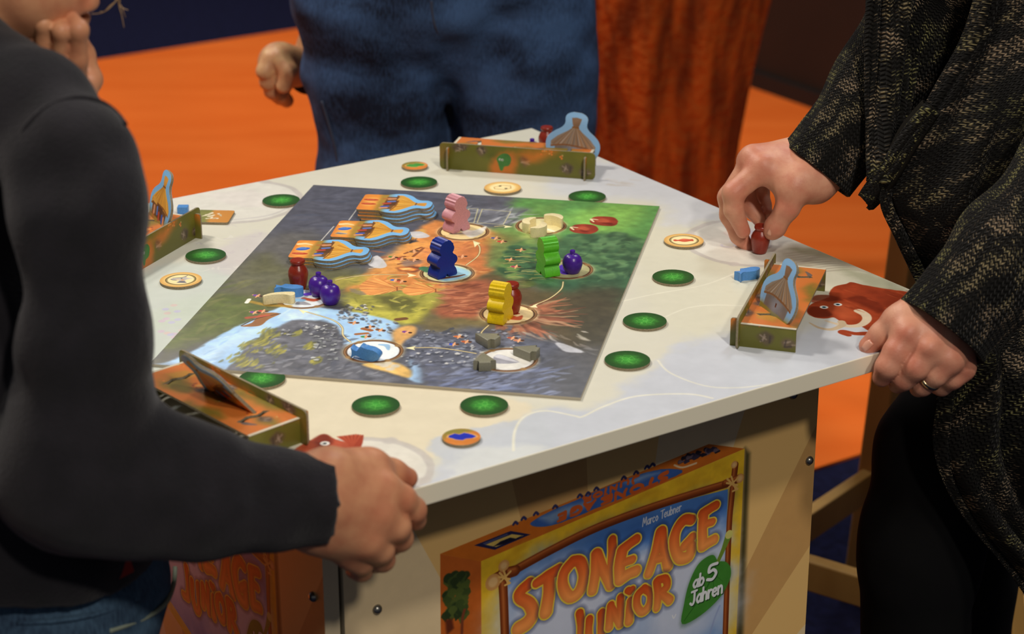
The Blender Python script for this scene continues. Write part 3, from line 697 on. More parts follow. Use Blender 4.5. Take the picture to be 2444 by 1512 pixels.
    dabs(80, (1040, 675, 1190, 755), [(196, 130, 94), (112, 62, 46), (176, 108, 76), (134, 76, 54)], 44, 0.0024, 0.75, -0.15, 0.25)
    for k in range(70):
        a = rng.uniform(-0.7, 1.9); r0, r1 = rng.uniform(66, 90), rng.uniform(110, 190); dr = lambda r, b=0: (1212 + r * math.cos(a + b), 749 + r * 0.42 * math.sin(a + b))
        S([dr(r0), dr((r0 + r1) / 2, rng.uniform(-.06, .06)), dr(r1, rng.uniform(-.1, .1))], [0.0034, 0.0024, 0.0006], [(188, 116, 84), (146, 84, 60), (112, 70, 50), (184, 144, 110)][k % 4], 0.0012, 0.65, 0.002)
    dabs(40, (1230, 790, 1400, 840), [(180, 176, 160), (130, 120, 104), (206, 200, 190), (150, 140, 126)], 40, 0.002, 0.7, 0.8, 0.3)
    # river
    RV = (166, 204, 240)
    P([(360, 880), (440, 845), (560, 780), (640, 745), (690, 728), (770, 735), (850, 745), (930, 765), (955, 790), (930, 815), (900, 812), (850, 835), (830, 830), (815, 800), (790, 770), (730, 765), (640, 790), (580, 830), (540, 880), (460, 905)], RV, 0.003, 1, 0.005, 0.05)
    P([(440, 860), (560, 800), (640, 770), (600, 810), (520, 860)], (196, 224, 248), 0.012, 0.7, 0.004, 0.04); P([(700, 740), (760, 745), (740, 765), (680, 765)], (206, 228, 248), 0.008, 0.7)
    P([(470, 870), (560, 830), (540, 880), (480, 900)], (146, 184, 226), 0.01, 0.6)
    dabs(70, (420, 740, 780, 880), [(190, 220, 246), (140, 180, 222), (214, 234, 250)], 50, 0.0016, 0.5, -0.7, 0.2, lambda x, y: abs(y - (880 - (x - 400) * 0.42)) < 30)
    P([(975, 850), (1000, 865), (1012, 890), (1005, 915), (970, 905), (980, 880)], RV, 0.004, 1, 0.004, 0.05)
    # grey mountain with moss
    P([(540, 900), (560, 850), (640, 800), (700, 765), (760, 772), (800, 800), (815, 830), (850, 870), (950, 900), (1000, 925), (900, 930), (560, 905)], (98, 100, 108), 0.003, 1, 0.006, 0.28)
    dabs(170, (580, 770, 900, 905), [(130, 134, 144), (72, 74, 82), (150, 152, 158), (84, 88, 100)], 34, 0.0026, 0.65, -0.5, 0.4, lambda x, y: y > 772 + abs(x - 735) * 0.28)
    for (x, y, sx, sy) in ((640, 800, 40, 14), (600, 830, 40, 16), (650, 840, 30, 14), (730, 830, 12, 9), (700, 800, 10, 6), (560, 860, 30, 18), (750, 865, 9, 6), (590, 870, 40, 12), (620, 815, 26, 10)):
        for k in range(26):
            a, b = x + rng.normal(0, sx * .5), y + rng.normal(0, sy * .45); q = rng.uniform(.4, 1); S([(a, b), (a + 9 * q, b - 5 * q), (a + 16 * q, b - 12 * q)], [0.0006, 0.0022 * q, 0.0004], [(150, 146, 68), (124, 124, 66), (176, 168, 74), (104, 106, 62)][k % 4], 0.0012, 0.75, 0.003)
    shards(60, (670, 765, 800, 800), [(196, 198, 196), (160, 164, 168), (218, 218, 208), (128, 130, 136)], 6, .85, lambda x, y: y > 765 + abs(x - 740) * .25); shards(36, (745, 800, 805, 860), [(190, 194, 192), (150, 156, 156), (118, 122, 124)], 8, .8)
    # boulder field
    P([(960, 780), (1060, 790), (1150, 780), (1250, 800), (1340, 830), (1400, 880), (1390, 960), (1180, 940), (1010, 915), (1000, 870), (950, 850), (945, 810)], (92, 96, 110), 0.012, 0.95, 0.008, 0.25)
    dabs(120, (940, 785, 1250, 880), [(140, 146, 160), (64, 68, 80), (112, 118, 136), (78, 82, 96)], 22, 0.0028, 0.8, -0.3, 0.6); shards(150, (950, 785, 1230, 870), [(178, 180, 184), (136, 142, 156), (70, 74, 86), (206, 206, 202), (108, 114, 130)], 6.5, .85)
    dabs(130, (1010, 860, 1360, 940), [(118, 128, 158), (88, 94, 116), (136, 146, 178), (78, 82, 98)], 50, 0.0028, 0.6, -0.4, 0.3)
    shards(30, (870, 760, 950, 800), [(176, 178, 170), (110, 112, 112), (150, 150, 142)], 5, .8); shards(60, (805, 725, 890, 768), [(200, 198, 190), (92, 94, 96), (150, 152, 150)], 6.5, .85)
    S([(960, 870), (1050, 880), (1200, 930)], 0.0005, (100, 104, 112), 0.002, 0.2)
    # near strip of plain grey rock
    P([(360, 872), (560, 886), (800, 905), (1000, 925), (1250, 942), (1400, 960), (1390, 1000), (350, 960)], (92, 92, 96), 0.012, 0.9, 0.004, 0.1)
    P([(1290, 860), (1430, 830), (1440, 950), (1330, 950)], (84, 84, 86), 0.02, 0.9, 0.004, 0.1)
    dabs(90, (1030, 880, 1330, 945), [(124, 136, 172), (104, 112, 140), (150, 160, 190)], 46, 0.002, 0.5, -0.45, 0.25)
    # sandbanks
    P([(935, 800), (955, 780), (985, 778), (990, 795), (960, 815), (945, 835)], (208, 160, 96), 0.003, 1, 0.003)
    P([(870, 868), (930, 862), (965, 872), (978, 888), (970, 900), (920, 886), (880, 876)], (222, 182, 106), 0.003, 1, 0.003)
    for (x, y) in ((918, 872), (932, 880), (942, 872), (925, 866), (905, 868)): C.disc((x, y), 0.0042, (206, 200, 184), 0.002, 0.9, 0.002)
    # stone blades near the stacks
    P([(882, 620), (900, 610), (922, 632), (905, 640), (880, 632)], (206, 206, 208), 0.001, 0.95, 0.002, 0.08); P([(970, 555), (1000, 552), (1024, 563), (1000, 568), (975, 562)], (200, 200, 204), 0.001, 0.95, 0.002, 0.08); P([(975, 565), (990, 572), (1005, 568), (985, 580)], (60, 62, 74), 0.002, 0.9)
    P([(1320, 820), (1350, 822), (1390, 840), (1350, 840)], (196, 198, 204), 0.0015, 0.9, 0.002, 0.08)
    # outlines printed round the stacks
    OL = (200, 198, 190)
    S([(832, 525), (852, 498)], 0.0006, OL, 0.0004); S([(765, 575), (796, 540)], 0.0006, OL, 0.0004)
    S([(880, 640), (905, 636), (913, 622)], 0.0006, OL, 0.0004); S([(945, 582), (968, 574), (972, 560)], 0.0006, OL, 0.0004); S([(1010, 528), (1034, 522), (1040, 508)], 0.0006, OL, 0.0004)
    # paths with arrows
    PC = (224, 210, 156)
    def path(pts, head=None):
        S(pts, 0.0012, (120, 96, 60), 0.0005, 0.7); S(pts, 0.0006, PC, 0.0004)
        if head: C.poly(head, (240, 232, 180), 0.0004, 1, 0, 0.04)
    path([(1112, 632), (1140, 610), (1144, 590), (1134, 577)], [(1128, 574), (1146, 580), (1138, 584), (1132, 590)])
    path([(800, 668), (840, 660), (900, 655), (985, 656)], [(994, 657), (970, 651), (976, 656), (972, 661)])
    path([(1343, 672), (1338, 690), (1310, 712), (1272, 728)], [(1262, 732), (1284, 724), (1278, 729), (1282, 734)])
    path([(1165, 776), (1150, 790), (1146, 800)])
    path([(1135, 843), (1080, 834), (1030, 829), (972, 830)], [(966, 830), (992, 825), (986, 830), (990, 835)])
    path([(836, 816), (818, 800), (815, 780), (790, 762), (724, 742)], [(712, 738), (736, 743), (726, 745), (724, 749)])
    path([(1180, 540), (1200, 539), (1215, 540)], [(1223, 541), (1200, 537), (1205, 540), (1202, 544)])
    # ringed places
    fills = {'pink': (232, 206, 140), 'tooth': (214, 204, 146), 'blue': (206, 200, 140), 'green': (150, 150, 100), 'yellow': (226, 196, 136), 'stone': (206, 208, 212), 'fish': (222, 236, 250), 'goods': (206, 220, 236)}
    for k, c in RINGS.items():
        r = 0.0262
        C.disc(c, r + 0.0022, (226, 206, 150), 0.004, 0.75, 0.0005)
        C.disc(c, r, fills[k], 0.0006, 1, 0, 0.06); C.disc(c, r, (250, 240, 200), 0.010, 0.28)
        C.disc(c, r, (92, 62, 38), 0.0006, 1, 0.0006, 0.1, ring=0.0019); C.disc(c, r + 0.0005, (166, 124, 78), 0.0006, 0.9, 0.0006, 0.1, ring=0.0006)
        q = C.tr(c)
        for a in (0.75, 2.35, 3.9, 5.5): C.disc((q[0] + r * math.cos(a), q[1] + r * math.sin(a)), 0.0030, (150, 116, 70), 0.0008, 1, 0, 0.1, metric=True)
    P([(1060, 635), (1110, 642), (1120, 655), (1090, 668), (1050, 668)], (150, 200, 226), 0.004, 0.9, 0.002, 0.05); S([(1050, 664), (1085, 660), (1108, 655)], [0.0026, 0.0022, 0.001], (110, 72, 44), 0.0005)
    S([(1010, 640), (1022, 646)], 0.005, (80, 130, 90), 0.001)
    S([(1075, 558), (1120, 556), (1140, 550)], [0.002, 0.003, 0.001], (150, 140, 120), 0.0006); P([(1095, 545), (1130, 550), (1160, 540), (1150, 556), (1120, 566)], (230, 226, 214), 0.0015, 0.9, 0.002)
    S([(1300, 545), (1320, 552)], 0.0018, (238, 234, 210), 0.0006); S([(1350, 650), (1338, 640), (1345, 630)], [0.006, 0.004, 0.001], (92, 56, 190), 0.0008)
    P([(1205, 758), (1215, 750), (1232, 755), (1245, 752), (1243, 762), (1228, 763)], (190, 84, 44), 0.0008, 1, 0.001); S([(1208, 752), (1236, 748)], 0.0016, (150, 60, 34), 0.0006)
    P([(1178, 850), (1196, 846), (1238, 864), (1180, 866)], (150, 150, 158), 0.0008, 1, 0.001, 0.1); P([(1178, 850), (1196, 846), (1238, 864), (1196, 856)], (200, 200, 206), 0.0008, 1, 0.001, 0.1)
    S([(905, 822), (922, 824), (926, 834)], [0.0016, 0.003, 0.0012], (150, 188, 220), 0.0006)
    S([(724, 712), (748, 716), (762, 712)], [0.0026, 0.0036, 0.0016], (186, 88, 56), 0.0006); P([(704, 726), (716, 718), (742, 727)], (150, 150, 156), 0.0006, 1, 0.0005)
    S([(732, 702), (745, 700)], 0.004, (92, 60, 180), 0.0008); S([(690, 715), (720, 716)], 0.004, (120, 170, 210), 0.001, 0.8)
    # little people about their work
    SK, HR = (226, 166, 120), (60, 36, 24)
    def body(x, y, cloth, a=0.0):
        d = lambda t, n=0: (x + t * math.cos(a) - n * math.sin(a), y + (t * math.sin(a) + n * math.cos(a)) * 0.5)
        S([d(-9), d(-2)], [0.0012, 0.0019], SK, 0.0004); S([d(-4), d(3)], 0.0024, cloth, 0.0005); S([d(3), d(6)], 0.0019, SK, 0.0004)
        S([d(3), d(1, 8)], 0.0009, SK, 0.0003); S([d(2), d(4, -8)], 0.0009, SK, 0.0003); C.disc(d(9), 0.0023, SK, 0.0004); C.disc(d(10.5, -1), 0.0019, HR, 0.0005)
    for (x, y, c, a) in ((842, 770, (130, 80, 44), .1), (880, 780, (40, 36, 44), -.2), (905, 787, (120, 74, 40), .3), (870, 803, (60, 140, 70), 0), (968, 792, (120, 60, 140), .4), (1092, 803, (200, 110, 60), .2), (1080, 821, (50, 80, 190), .1), (1110, 815, (180, 90, 50), .2),
                         (1240, 596, (170, 110, 60), 0), (1215, 619, (180, 120, 70), .1), (1228, 636, (170, 60, 90), .1), (1180, 568, (80, 80, 140), .2), (1195, 576, (190, 60, 50), .1), (940, 668, (60, 100, 180), .1), (955, 671, (190, 90, 60), .2), (935, 613, (90, 130, 60), .3), (955, 618, (180, 60, 50), .1),
                         (985, 600, (120, 90, 60), -.2), (985, 620, (170, 110, 60), 0), (1100, 612, (150, 90, 60), 0), (1220, 806, (170, 80, 60), .2), (1235, 812, (190, 120, 90), .1), (612, 705, (110, 70, 150), .4), (605, 745, (120, 60, 150), .3), (625, 742, (190, 70, 60), .2)):
        body(x, y, c, a)
    P([(575, 778), (600, 770), (622, 748), (668, 748), (640, 762), (622, 776), (600, 779)], (150, 100, 56), 0.0008, 1, 0.001, 0.1); S([(575, 777), (612, 760), (668, 748)], 0.0007, (70, 44, 26), 0.0004)
    S([(590, 758), (640, 752)], [0.003, 0.002], (190, 80, 60), 0.001, 0.8); S([(600, 720), (640, 728), (690, 730)], 0.003, (196, 150, 50), 0.002, 0.7); S([(588, 722), (594, 714)], 0.0022, (226, 226, 214), 0.0006)
    S([(850, 797), (875, 795)], 0.0024, (160, 100, 56), 0.0005); S([(866, 784), (884, 788)], 0.0028, (150, 92, 50), 0.0005); S([(948, 762), (965, 760)], 0.0035, (110, 76, 44), 0.001)
    # far herd
    for (x, y) in ((1440, 527), (1392, 546)):
        P([(x - 32, y + 4), (x - 24, y - 8), (x, y - 11), (x + 26, y - 8), (x + 36, y + 2), (x + 20, y + 12), (x - 10, y + 11)], (140, 54, 36), 0.0008, 1, 0.002, 0.2)
        P([(x - 20, y), (x, y - 6), (x + 16, y), (x, y + 5)], (176, 88, 58), 0.002, 0.7, 0.002); P([(x - 6, y + 4), (x + 20, y + 5), (x + 10, y + 10)], (104, 34, 22), 0.002, 0.8)
        S([(x - 24, y + 2), (x - 30, y - 4), (x - 14, y - 3)], [0.001, 0.0016, 0.0006], (230, 214, 170), 0.0004)
    C.a *= (1 + 0.05 * C.n3)[..., None]
    return C
CB = board_print()
M_board = print_material('printed_board', CB.image('board_print', 1.18), 0.42, 0.4)
M_card = material('grey_card_edge', (150, 138, 112), 0.85, noise=(900, (126, 114, 90), 0.35, 0.65))
board = prism('game_board', [(-BU, -BV), (BU, -BV), (BU, BV), (-BU, BV)], BT, [material('board_edge', (176, 168, 150), 0.7), M_board], None, 0.0002, CB.uv)
board.location = (BC[0], BC[1], TOP); board.rotation_euler = (0, 0, BYAW)
tag(board, 'large game board printed with a landscape of mountains, river and forest', 'game board')

# ------------------------------------------------------------------ round tokens
def token_image(kind):
    R = 0.021 if kind not in ('lake', 'meadow') else 0.0163
    C = Canvas(-R, -R, R, R, 9000, (232, 196, 122), None, 70 + len(kind))
    D = lambda *a, **k: C.disc(*a, metric=True, **k)
    if kind in ('goat', 'pot', 'die'):
        D((0, 0), R, (214, 164, 88), 0.003, 0.9, ring=0.003); D((0, 0), R * .70, (244, 226, 168), 0.0015)
        if kind != 'die': D((0, 0), R * .72, (92, 80, 46), 0.0004, 0.95, 0.0008, ring=0.0006); D((0, 0), R * .66, (120, 104, 60), 0.0004, 0.8, 0.0008, ring=0.0004)
    if kind == 'goat':
        C.poly([(-.011, .001), (-.006, .005), (.0, .006), (.003, .011), (.005, .006), (.012, .005), (.006, .001), (.005, -.004), (.008, -.009), (-.002, -.009), (-.001, -.003), (-.008, -.003)], (196, 192, 184), 0.0005, 1, 0.0006, 0.15, True)
        C.poly([(.0, -.004), (.005, -.004), (.008, -.009), (-.002, -.009)], (104, 100, 104), 0.001, 0.9); C.stroke([(-.010, -.001), (-.004, -.0025)], .0005, (60, 50, 50)); C.stroke([(-.009, .003), (.001, .007), (.004, .012)], .0004, (80, 76, 80))
        C.disc((0, .003), .0009, (40, 40, 44)); C.disc((.002, -.001), .0018, (220, 150, 90), 0.001, 0.8); C.disc((-.003, -.0005), .002, (226, 190, 150), 0.001, 0.7)
    if kind == 'pot':
        C.poly([(-.011, .002), (-.009, .0035), (-.006, .002), (.0, .005), (.007, .003), (.010, .003), (.010, -.003), (.007, -.003), (.0, -.005), (-.006, -.002), (-.009, -.0025), (-.011, -.001)], (196, 84, 54), 0.0004, 1, 0, 0.1, True)
        C.poly([(-.004, .002), (.0, .003), (.006, .001), (.0, .001)], (236, 140, 104), 0.001, 0.8)
    if kind == 'die':
        C.poly([(-.0105, -.001), (-.004, .008), (.008, .0085), (.0105, -.002), (.004, -.0085), (-.008, -.0075)], (170, 130, 70), 0.0005); C.poly([(-.0095, -.001), (-.004, .007), (.0075, .0075), (.0095, -.002), (.0035, -.0075), (-.0075, -.0065)], (236, 216, 160), 0.0004)
        C.disc((-.004, .0045), .0017, (50, 40, 34)); C.disc((.0045, -.003), .0017, (50, 40, 34))
    if kind in ('lake', 'meadow'):
        C.poly([(-R, -R), (R, -R), (R, R), (-R, R)], (206, 124, 50), 0.001, 1, 0, 0.1); C.poly([(-R, R), (R, R), (.0, .006), (-.012, .004), (-.015, -.01)], (126, 126, 52), 0.004, 0.9, 0.003)
        L = [(-.0105, .003), (-.006, .0065), (-.002, .005), (.002, .0085), (.006, .007), (.010, .004), (.0125, .0005), (.009, -.003), (.004, -.004), (.001, -.007), (-.004, -.006), (-.007, -.0035), (-.011, -.001)]
        C.poly([(1.14 * x, 1.14 * y) for x, y in L], (226, 180, 110), 0.0008, 0.9, 0.002)
        if kind == 'lake': C.poly(L, (22, 44, 178), 0.0006, 1, 0.002, 0.15)
        else: C.poly(L, (72, 150, 62), 0.0006, 1, 0.002, 0.15)
    return C
def token_material():
    m = bpy.data.materials.new('leaf_green_token'); m.use_nodes = True; nt = m.node_tree; b = nt.nodes['Principled BSDF']; N = nt.nodes.new; L = nt.links.new
    tc = N('ShaderNodeTexCoord'); ln = N('ShaderNodeVectorMath'); ln.operation = 'LENGTH'; L(tc.outputs['Object'], ln.inputs[0])
    nz = N('ShaderNodeTexNoise'); nz.inputs['Scale'].default_value = 260; nz.inputs['Detail'].default_value = 4; L(tc.outputs['Object'], nz.inputs['Vector'])
    vo = N('ShaderNodeTexVoronoi'); vo.feature = 'DISTANCE_TO_EDGE'; vo.inputs['Scale'].default_value = 185; L(tc.outputs['Object'], vo.inputs['Vector'])
    a = N('ShaderNodeMath'); a.operation = 'MULTIPLY_ADD'; a.inputs[1].default_value = 0.009; L(nz.outputs['Fac'], a.inputs[0]); L(ln.outputs['Value'], a.inputs[2])
    cr = N('ShaderNodeValToRGB'); e = cr.color_ramp.elements; mr = N('ShaderNodeMapRange'); mr.inputs['From Min'].default_value = 0.003; mr.inputs['From Max'].default_value = 0.025; L(a.outputs[0], mr.inputs['Value']); L(mr.outputs[0], cr.inputs['Fac'])
    e[0].color = rgba((66, 172, 56)); e[0].position = 0.1; e[1].color = rgba((36, 92, 26)); e[1].position = 0.72
    x = cr.color_ramp.elements.new(0.9); x.color = rgba((30, 78, 24))
    mx = N('ShaderNodeMix'); mx.data_type = 'RGBA'; mx.inputs['B'].default_value = rgba((110, 200, 84))
    v2 = N('ShaderNodeMapRange'); v2.inputs['From Min'].default_value = 0.0; v2.inputs['From Max'].default_value = 0.09; v2.inputs['To Min'].default_value = 0.75; v2.inputs['To Max'].default_value = 0.0; L(vo.outputs['Distance'], v2.inputs['Value'])
    fa = N('ShaderNodeMapRange'); fa.inputs['From Min'].default_value = 0.006; fa.inputs['From Max'].default_value = 0.013; fa.inputs['To Min'].default_value = 1; fa.inputs['To Max'].default_value = 0.0; L(ln.outputs['Value'], fa.inputs['Value'])
    mu = N('ShaderNodeMath'); mu.operation = 'MULTIPLY'; L(v2.outputs[0], mu.inputs[0]); L(fa.outputs[0], mu.inputs[1])
    L(mu.outputs[0], mx.inputs['Factor']); L(cr.outputs['Color'], mx.inputs['A']); L(mx.outputs['Result'], b.inputs['Base Color'])
    b.inputs['Roughness'].default_value = 0.42
    return m
M_green = token_material()
def disc_bm(r, t, mats, name, uvf=None):
    o = prism(name, [(r * math.cos(2 * math.pi * k / 48), r * math.sin(2 * math.pi * k / 48)) for k in range(48)], t, mats, None, 0.0004, uvf)
    return o
green0 = None
GR = [((671, 477), 'green forest token off the far left corner of the game board'), ((491, 608), 'green forest token between the left tray and the goat token'),
      ((625, 902), 'green forest token tucked behind the tray by the child'), ((897, 965.5), 'green forest token on the near side, left of its twin, before the board'),
      ((1155.7, 965.5), 'green forest token behind the small blue lake token'), ((1497.4, 857.5), 'green forest token nearest to the near right corner of the board'),
      ((1539, 764.7), 'second green forest token from the front along the right side of the board'), ((1606.6, 660), 'green forest token in front of the red pot token'),
      ((1401.4, 468), 'green forest token off the far right corner of the board'), ((1000, 434), 'green forest token between the far tray and the board, beside the small meadow token')]
for p, lab in GR:
    P_ = on(p[0], p[1] , TOP + 0.0028)
    if green0 is None: o = green0 = disc_bm(0.0212, 0.0028, [M_card, M_green], 'forest_token')
    else: o = dup(green0)
    o.location = (P_[0], P_[1], TOP); o.rotation_euler = (0, 0, rng.uniform(0, 6)); tag(o, lab, 'token', 'green forest tokens round the board')
for kind, p, r, lab, rot in (('goat', (431.5, 667), .0212, 'beige round token with a grey goat head, by the left table edge', -.1), ('pot', (1632, 573.5), .0212, 'beige round token with a small red clay pot', .05),
                        ('die', (1199.6, 447.5), .0212, 'beige round token with a pale two-spot die, in front of the far tray', -.2), ('lake', (1101, 1042), .0165, 'small round token with a deep blue lake, near the front table edge', 0),
                        ('meadow', (990, 395), .0155, 'small round token with a bright green meadow, left of the far tray', .2)):
    C = token_image(kind); P_ = on(p[0], p[1], TOP + 0.0028)
    o = disc_bm(r, 0.003, [M_card, print_material(kind + '_token_print', C.image(kind + '_token', 1.1), 0.45)], kind + '_token', C.uv)
    o.location = (P_[0], P_[1], TOP); o.rotation_euler = (0, 0, rot); tag(o, lab, 'token')

# ------------------------------------------------------------------ hut tiles
HALF = [(0.0, 26), (26, 26.5), (28, 28.5), (35, 31.5), (43, 32.5), (50, 30), (56, 23.5), (60, 17.5), (64, 14), (68, 12.6), (72, 13.6), (76, 12.6), (79, 9), (80.6, 4.5)]
def tile_outline():
    up = smooth_path([(x / 1000, y / 1000) for x, y in HALF[1:]], 3); rc = 0.004
    cor = [(rc - rc * math.cos(a), 0.0265 - rc + rc * math.sin(a)) for a in np.linspace(0, math.pi / 2, 4)]
    up = cor + [tuple(q) for q in up]
    return [(x, y) for x, y in up][::-1] + [(x, -y) for x, y in up]
def tile_image(back, icons=()):
    C = Canvas(-0.002, -0.035, 0.083, 0.035, 5200, (126, 184, 232), None, 90 + len(icons) + back); P, S = C.poly, C.stroke
    if back: C.a[:] = (132, 176, 216)
    OR = (232, 146, 54) if not back else (122, 120, 44)
    P([(-.01, -.04), (.0275, -.04), (.0275, .04), (-.01, .04)], OR, 0.0006, 1, 0.001, 0.1); P([(-.01, -.04), (.01, -.04), (.002, .04), (-.01, .04)], (214, 120, 44), 0.008, 0.6, 0.002)
    P([(.020, -.04), (.030, -.03), (.031, .03), (.020, .04)], (140, 128, 54), 0.004, 0.7, 0.004)
    HY = lambda y: y
    # hut walls and roof
    P([(.027, -.021), (.042, -.022), (.042, .022), (.027, .021)], (120, 82, 44) if not back else (112, 104, 100), 0.0006, 1, 0.001, 0.15)
    if back: C.disc((.033, 0), .009, (150, 156, 170), 0.008, 0.7)
    RO = [(.037, -.0265), (.043, -.027), (.050, -.020), (.058, -.008), (.0625, -.003), (.0625, .003), (.058, .008), (.050, .020), (.043, .027), (.037, .0265), (.041, 0)]
    P(RO, (226, 164, 58) if not back else (140, 122, 104), 0.0005, 1, 0.0004, 0.08)
    for k in range(70):
        y = rng.uniform(-.026, .026); x0 = .039 + .003 * rng.random(); S([(.0625, y * 0.1), (x0, y)], [.0002, .0005], ([(180, 116, 34), (244, 200, 96), (206, 142, 48)] if not back else [(112, 96, 82), (170, 152, 134), (150, 110, 70)])[k % 3], 0.0003, 0.75)
    S([(.0375, -.026), (.0405, -.012), (.041, 0), (.0405, .012), (.0375, .026)], .0009, (150, 96, 34) if not back else (128, 84, 48), 0.0004, 1, 0.001)
    P([(.062, -.0028), (.067, -.0045), (.0735, -.006), (.0745, 0), (.0735, .006), (.067, .0045), (.062, .0028)], (206, 146, 60) if not back else (128, 96, 70), 0.0005, 1, 0.0006, 0.15); S([(.0625, -.0035), (.0625, .0035)], .0009, (130, 84, 36))
    if back: P([(.032, -.001), (.036, -.0015), (.036, .001), (.032, .001)], (96, 50, 24), 0.0003)
    else:
        P([(.028, -.010), (.040, -.009), (.041, .008), (.028, .007)], (96, 60, 30), 0.001, 1, 0.001, 0.1); P([(.036, .010), (.044, .010), (.046, .024), (.038, .024)], (214, 160, 70), 0.0006); P([(.036, .010), (.037, .024), (.040, .024), (.039, .010)], (110, 70, 36), 0.0006)
        for (x, y, c) in ((.030, -.013, (60, 90, 180)), (.034, .004, (90, 120, 190)), (.027, .013, (180, 110, 50)), (.030, -.003, (190, 70, 50)), (.033, .013, (214, 150, 110)), (.029, -.018, (214, 150, 110))): S([(x - .003, y), (x + .003, y + .002)], .0021, c, 0.0006)
        n = len(icons)
        for i, ic in enumerate(icons):
            y = (n - 1) * 0.5 * 0.014 - i * 0.014 if n > 2 else (0.008 - 0.014 * i)
            C.disc((.011, y), .0075, (246, 206, 120), 0.004, 0.5)
            if ic == 'pot': S([(.004, y), (.008, y), (.014, y), (.017, y)], [.0022, .0034, .0030, .0018], (186, 70, 36), 0.0004); S([(.006, y + .001), (.013, y + .0015)], .0008, (236, 130, 80), 0.0006, 0.8)
            if ic == 'fish': P([(.004, y - .003), (.009, y - .005), (.015, y - .003), (.018, y + .003), (.014, y + .005), (.008, y + .005), (.004, y)], (52, 96, 178), 0.0004, 1, 0.0005, 0.2, True); S([(.006, y + .002), (.013, y + .003)], .0009, (120, 170, 226), 0.0008)
            if ic == 'tooth': S([(.003, y), (.010, y + .002), (.018, y - .001)], [.0024, .0019, .0006], (244, 226, 168), 0.0004)
            if ic == 'stone': P([(.003, y - .002), (.006, y + .003), (.018, y - .002), (.010, y - .004)], (122, 122, 124), 0.0004, 1, 0.0006, 0.2); S([(.006, y + .002), (.016, y - .001)], .0006, (190, 190, 190))
    return C
M_tback_C = tile_image(True); M_tback = print_material('hut_tile_back', M_tback_C.image('hut_tile_back', 1.05), 0.5)
_tiles = {}
def hut_tile(icons, label, group=None):
    if icons not in _tiles:
        C = tile_image(False, icons)
        _tiles[icons] = prism('hut_tile', tile_outline(), 0.0029, [M_card, print_material('hut_tile_print', C.image('hut_tile_print', 1.08), 0.45), M_tback], None, 0.0003, C.uv); o = _tiles[icons]
    else: o = dup(_tiles[icons])
    return tag(o, label, 'tile', group)
M_stack = {3: ('near', ('tooth', 'fish', 'pot'), (-157, 34), 3), 2: ('middle', ('tooth', 'fish', 'stone'), None, 3), 1: ('far', ('pot', 'pot'), None, 4)}
POS = ['top', 'second from the top', 'third from the top', 'bottom']
for s_, (a_, b_, n_) in {3: ((712, 572), (686, 613), 3), 2: ((812.5, 524), (786, 565), 3), 1: ((873, 462), (848, 499), 4)}.items():
    nm, ic, _, _n = M_stack[s_]; ht = 0.0031 * n_
    A_, B_ = on(a_[0], a_[1], ZB + ht), on(b_[0], b_[1], ZB + ht); mid = (A_ + B_) / 2; d = (A_ - B_)[:2]; d /= np.linalg.norm(d)
    ang = math.atan2(-d[0], d[1])
    for k in range(n_):                       # k = 0 lies on the board
        z = ZB + 0.0031 * k
        lab = f'hut tile with thatched roof, {POS[n_ - 1 - k] if k else "bottom"} of the {nm} stack on the board'
        o = hut_tile(ic, lab, 'hut tiles stacked on the board')
        off = np.array([0.0016 * (n_ - 1 - k), -0.0018 * (n_ - 1 - k)]) + (rng.uniform(-.0006, .0006, 2) if k < n_ - 1 else 0)
        c, s = math.cos(ang), math.sin(ang)
        o.location = (mid[0] + off[0] * c - off[1] * s, mid[1] + off[0] * s + off[1] * c, z); o.rotation_euler = (0, 0, ang + (rng.uniform(-.03, .03) if k < n_ - 1 else 0))

# ------------------------------------------------------------------ wooden playing pieces
def wood_paint(name, col, rough=0.38): return material(name, col, rough, 0.5, noise=(700, tuple(int(c * 0.93) for c in col), 0.4, 0.7), bump=(900, 0.15, 0.0006))
MEEP = [(0, 4.6), (2.6, 0.2), (3.4, 0), (11.6, 0), (12.8, 1.0), (12.8, 3.4), (11.2, 7.6), (9.0, 11.0), (9.6, 12.6), (12.4, 14.2), (13.6, 16.6), (13.2, 19.2), (11.0, 22.0), (7.6, 24.4), (7.4, 25.6), (9.0, 28.0), (9.4, 30.0), (9.2, 32.0)]
RIDGE = [((9.6 if i % 2 else 8.5) * math.sin(math.radians(70 - 11.6 * i)), 30.4 + (9.6 if i % 2 else 8.5) * math.cos(math.radians(70 - 11.6 * i))) for i in range(7)]
def meeple(px, py, deg, col, name, label):
    R = [tuple(q) for q in smooth_path([(x / 1000, y / 1000) for x, y in MEEP[4:]], 3)]; R = [(x / 1000, y / 1000) for x, y in MEEP[:4]] + R + [(x / 1000, y / 1000) for x, y in RIDGE]
    Lf = [(-x, y) for x, y in R if x > 1e-6][::-1]
    o = prism('meeple', R + Lf, 0.0165, wood_paint(name, col), None, 0.00035, None, -0.00825, True, 24)
    P_ = on(px, py, ZB); o.location = [float(x) for x in P_]
    o.rotation_euler = (math.pi / 2, 0, math.radians(deg)); tag(o, label, 'game figure'); o['group'] = 'wooden figures on the board'
    return o
meeple(1089, 548, 42, (214, 150, 160), 'pink_paint', 'pink wooden figure standing on the far ring of the board')
meeple(1056, 656, 40, (10, 44, 146), 'blue_paint', 'dark blue wooden figure standing in the middle of the board')
meeple(1308, 652, -68, (94, 196, 40), 'lime_paint', 'lime green wooden figure beside a purple fruit')
meeple(1194, 764, 66, (240, 206, 14), 'yellow_paint', 'yellow wooden figure in front of a red pot')
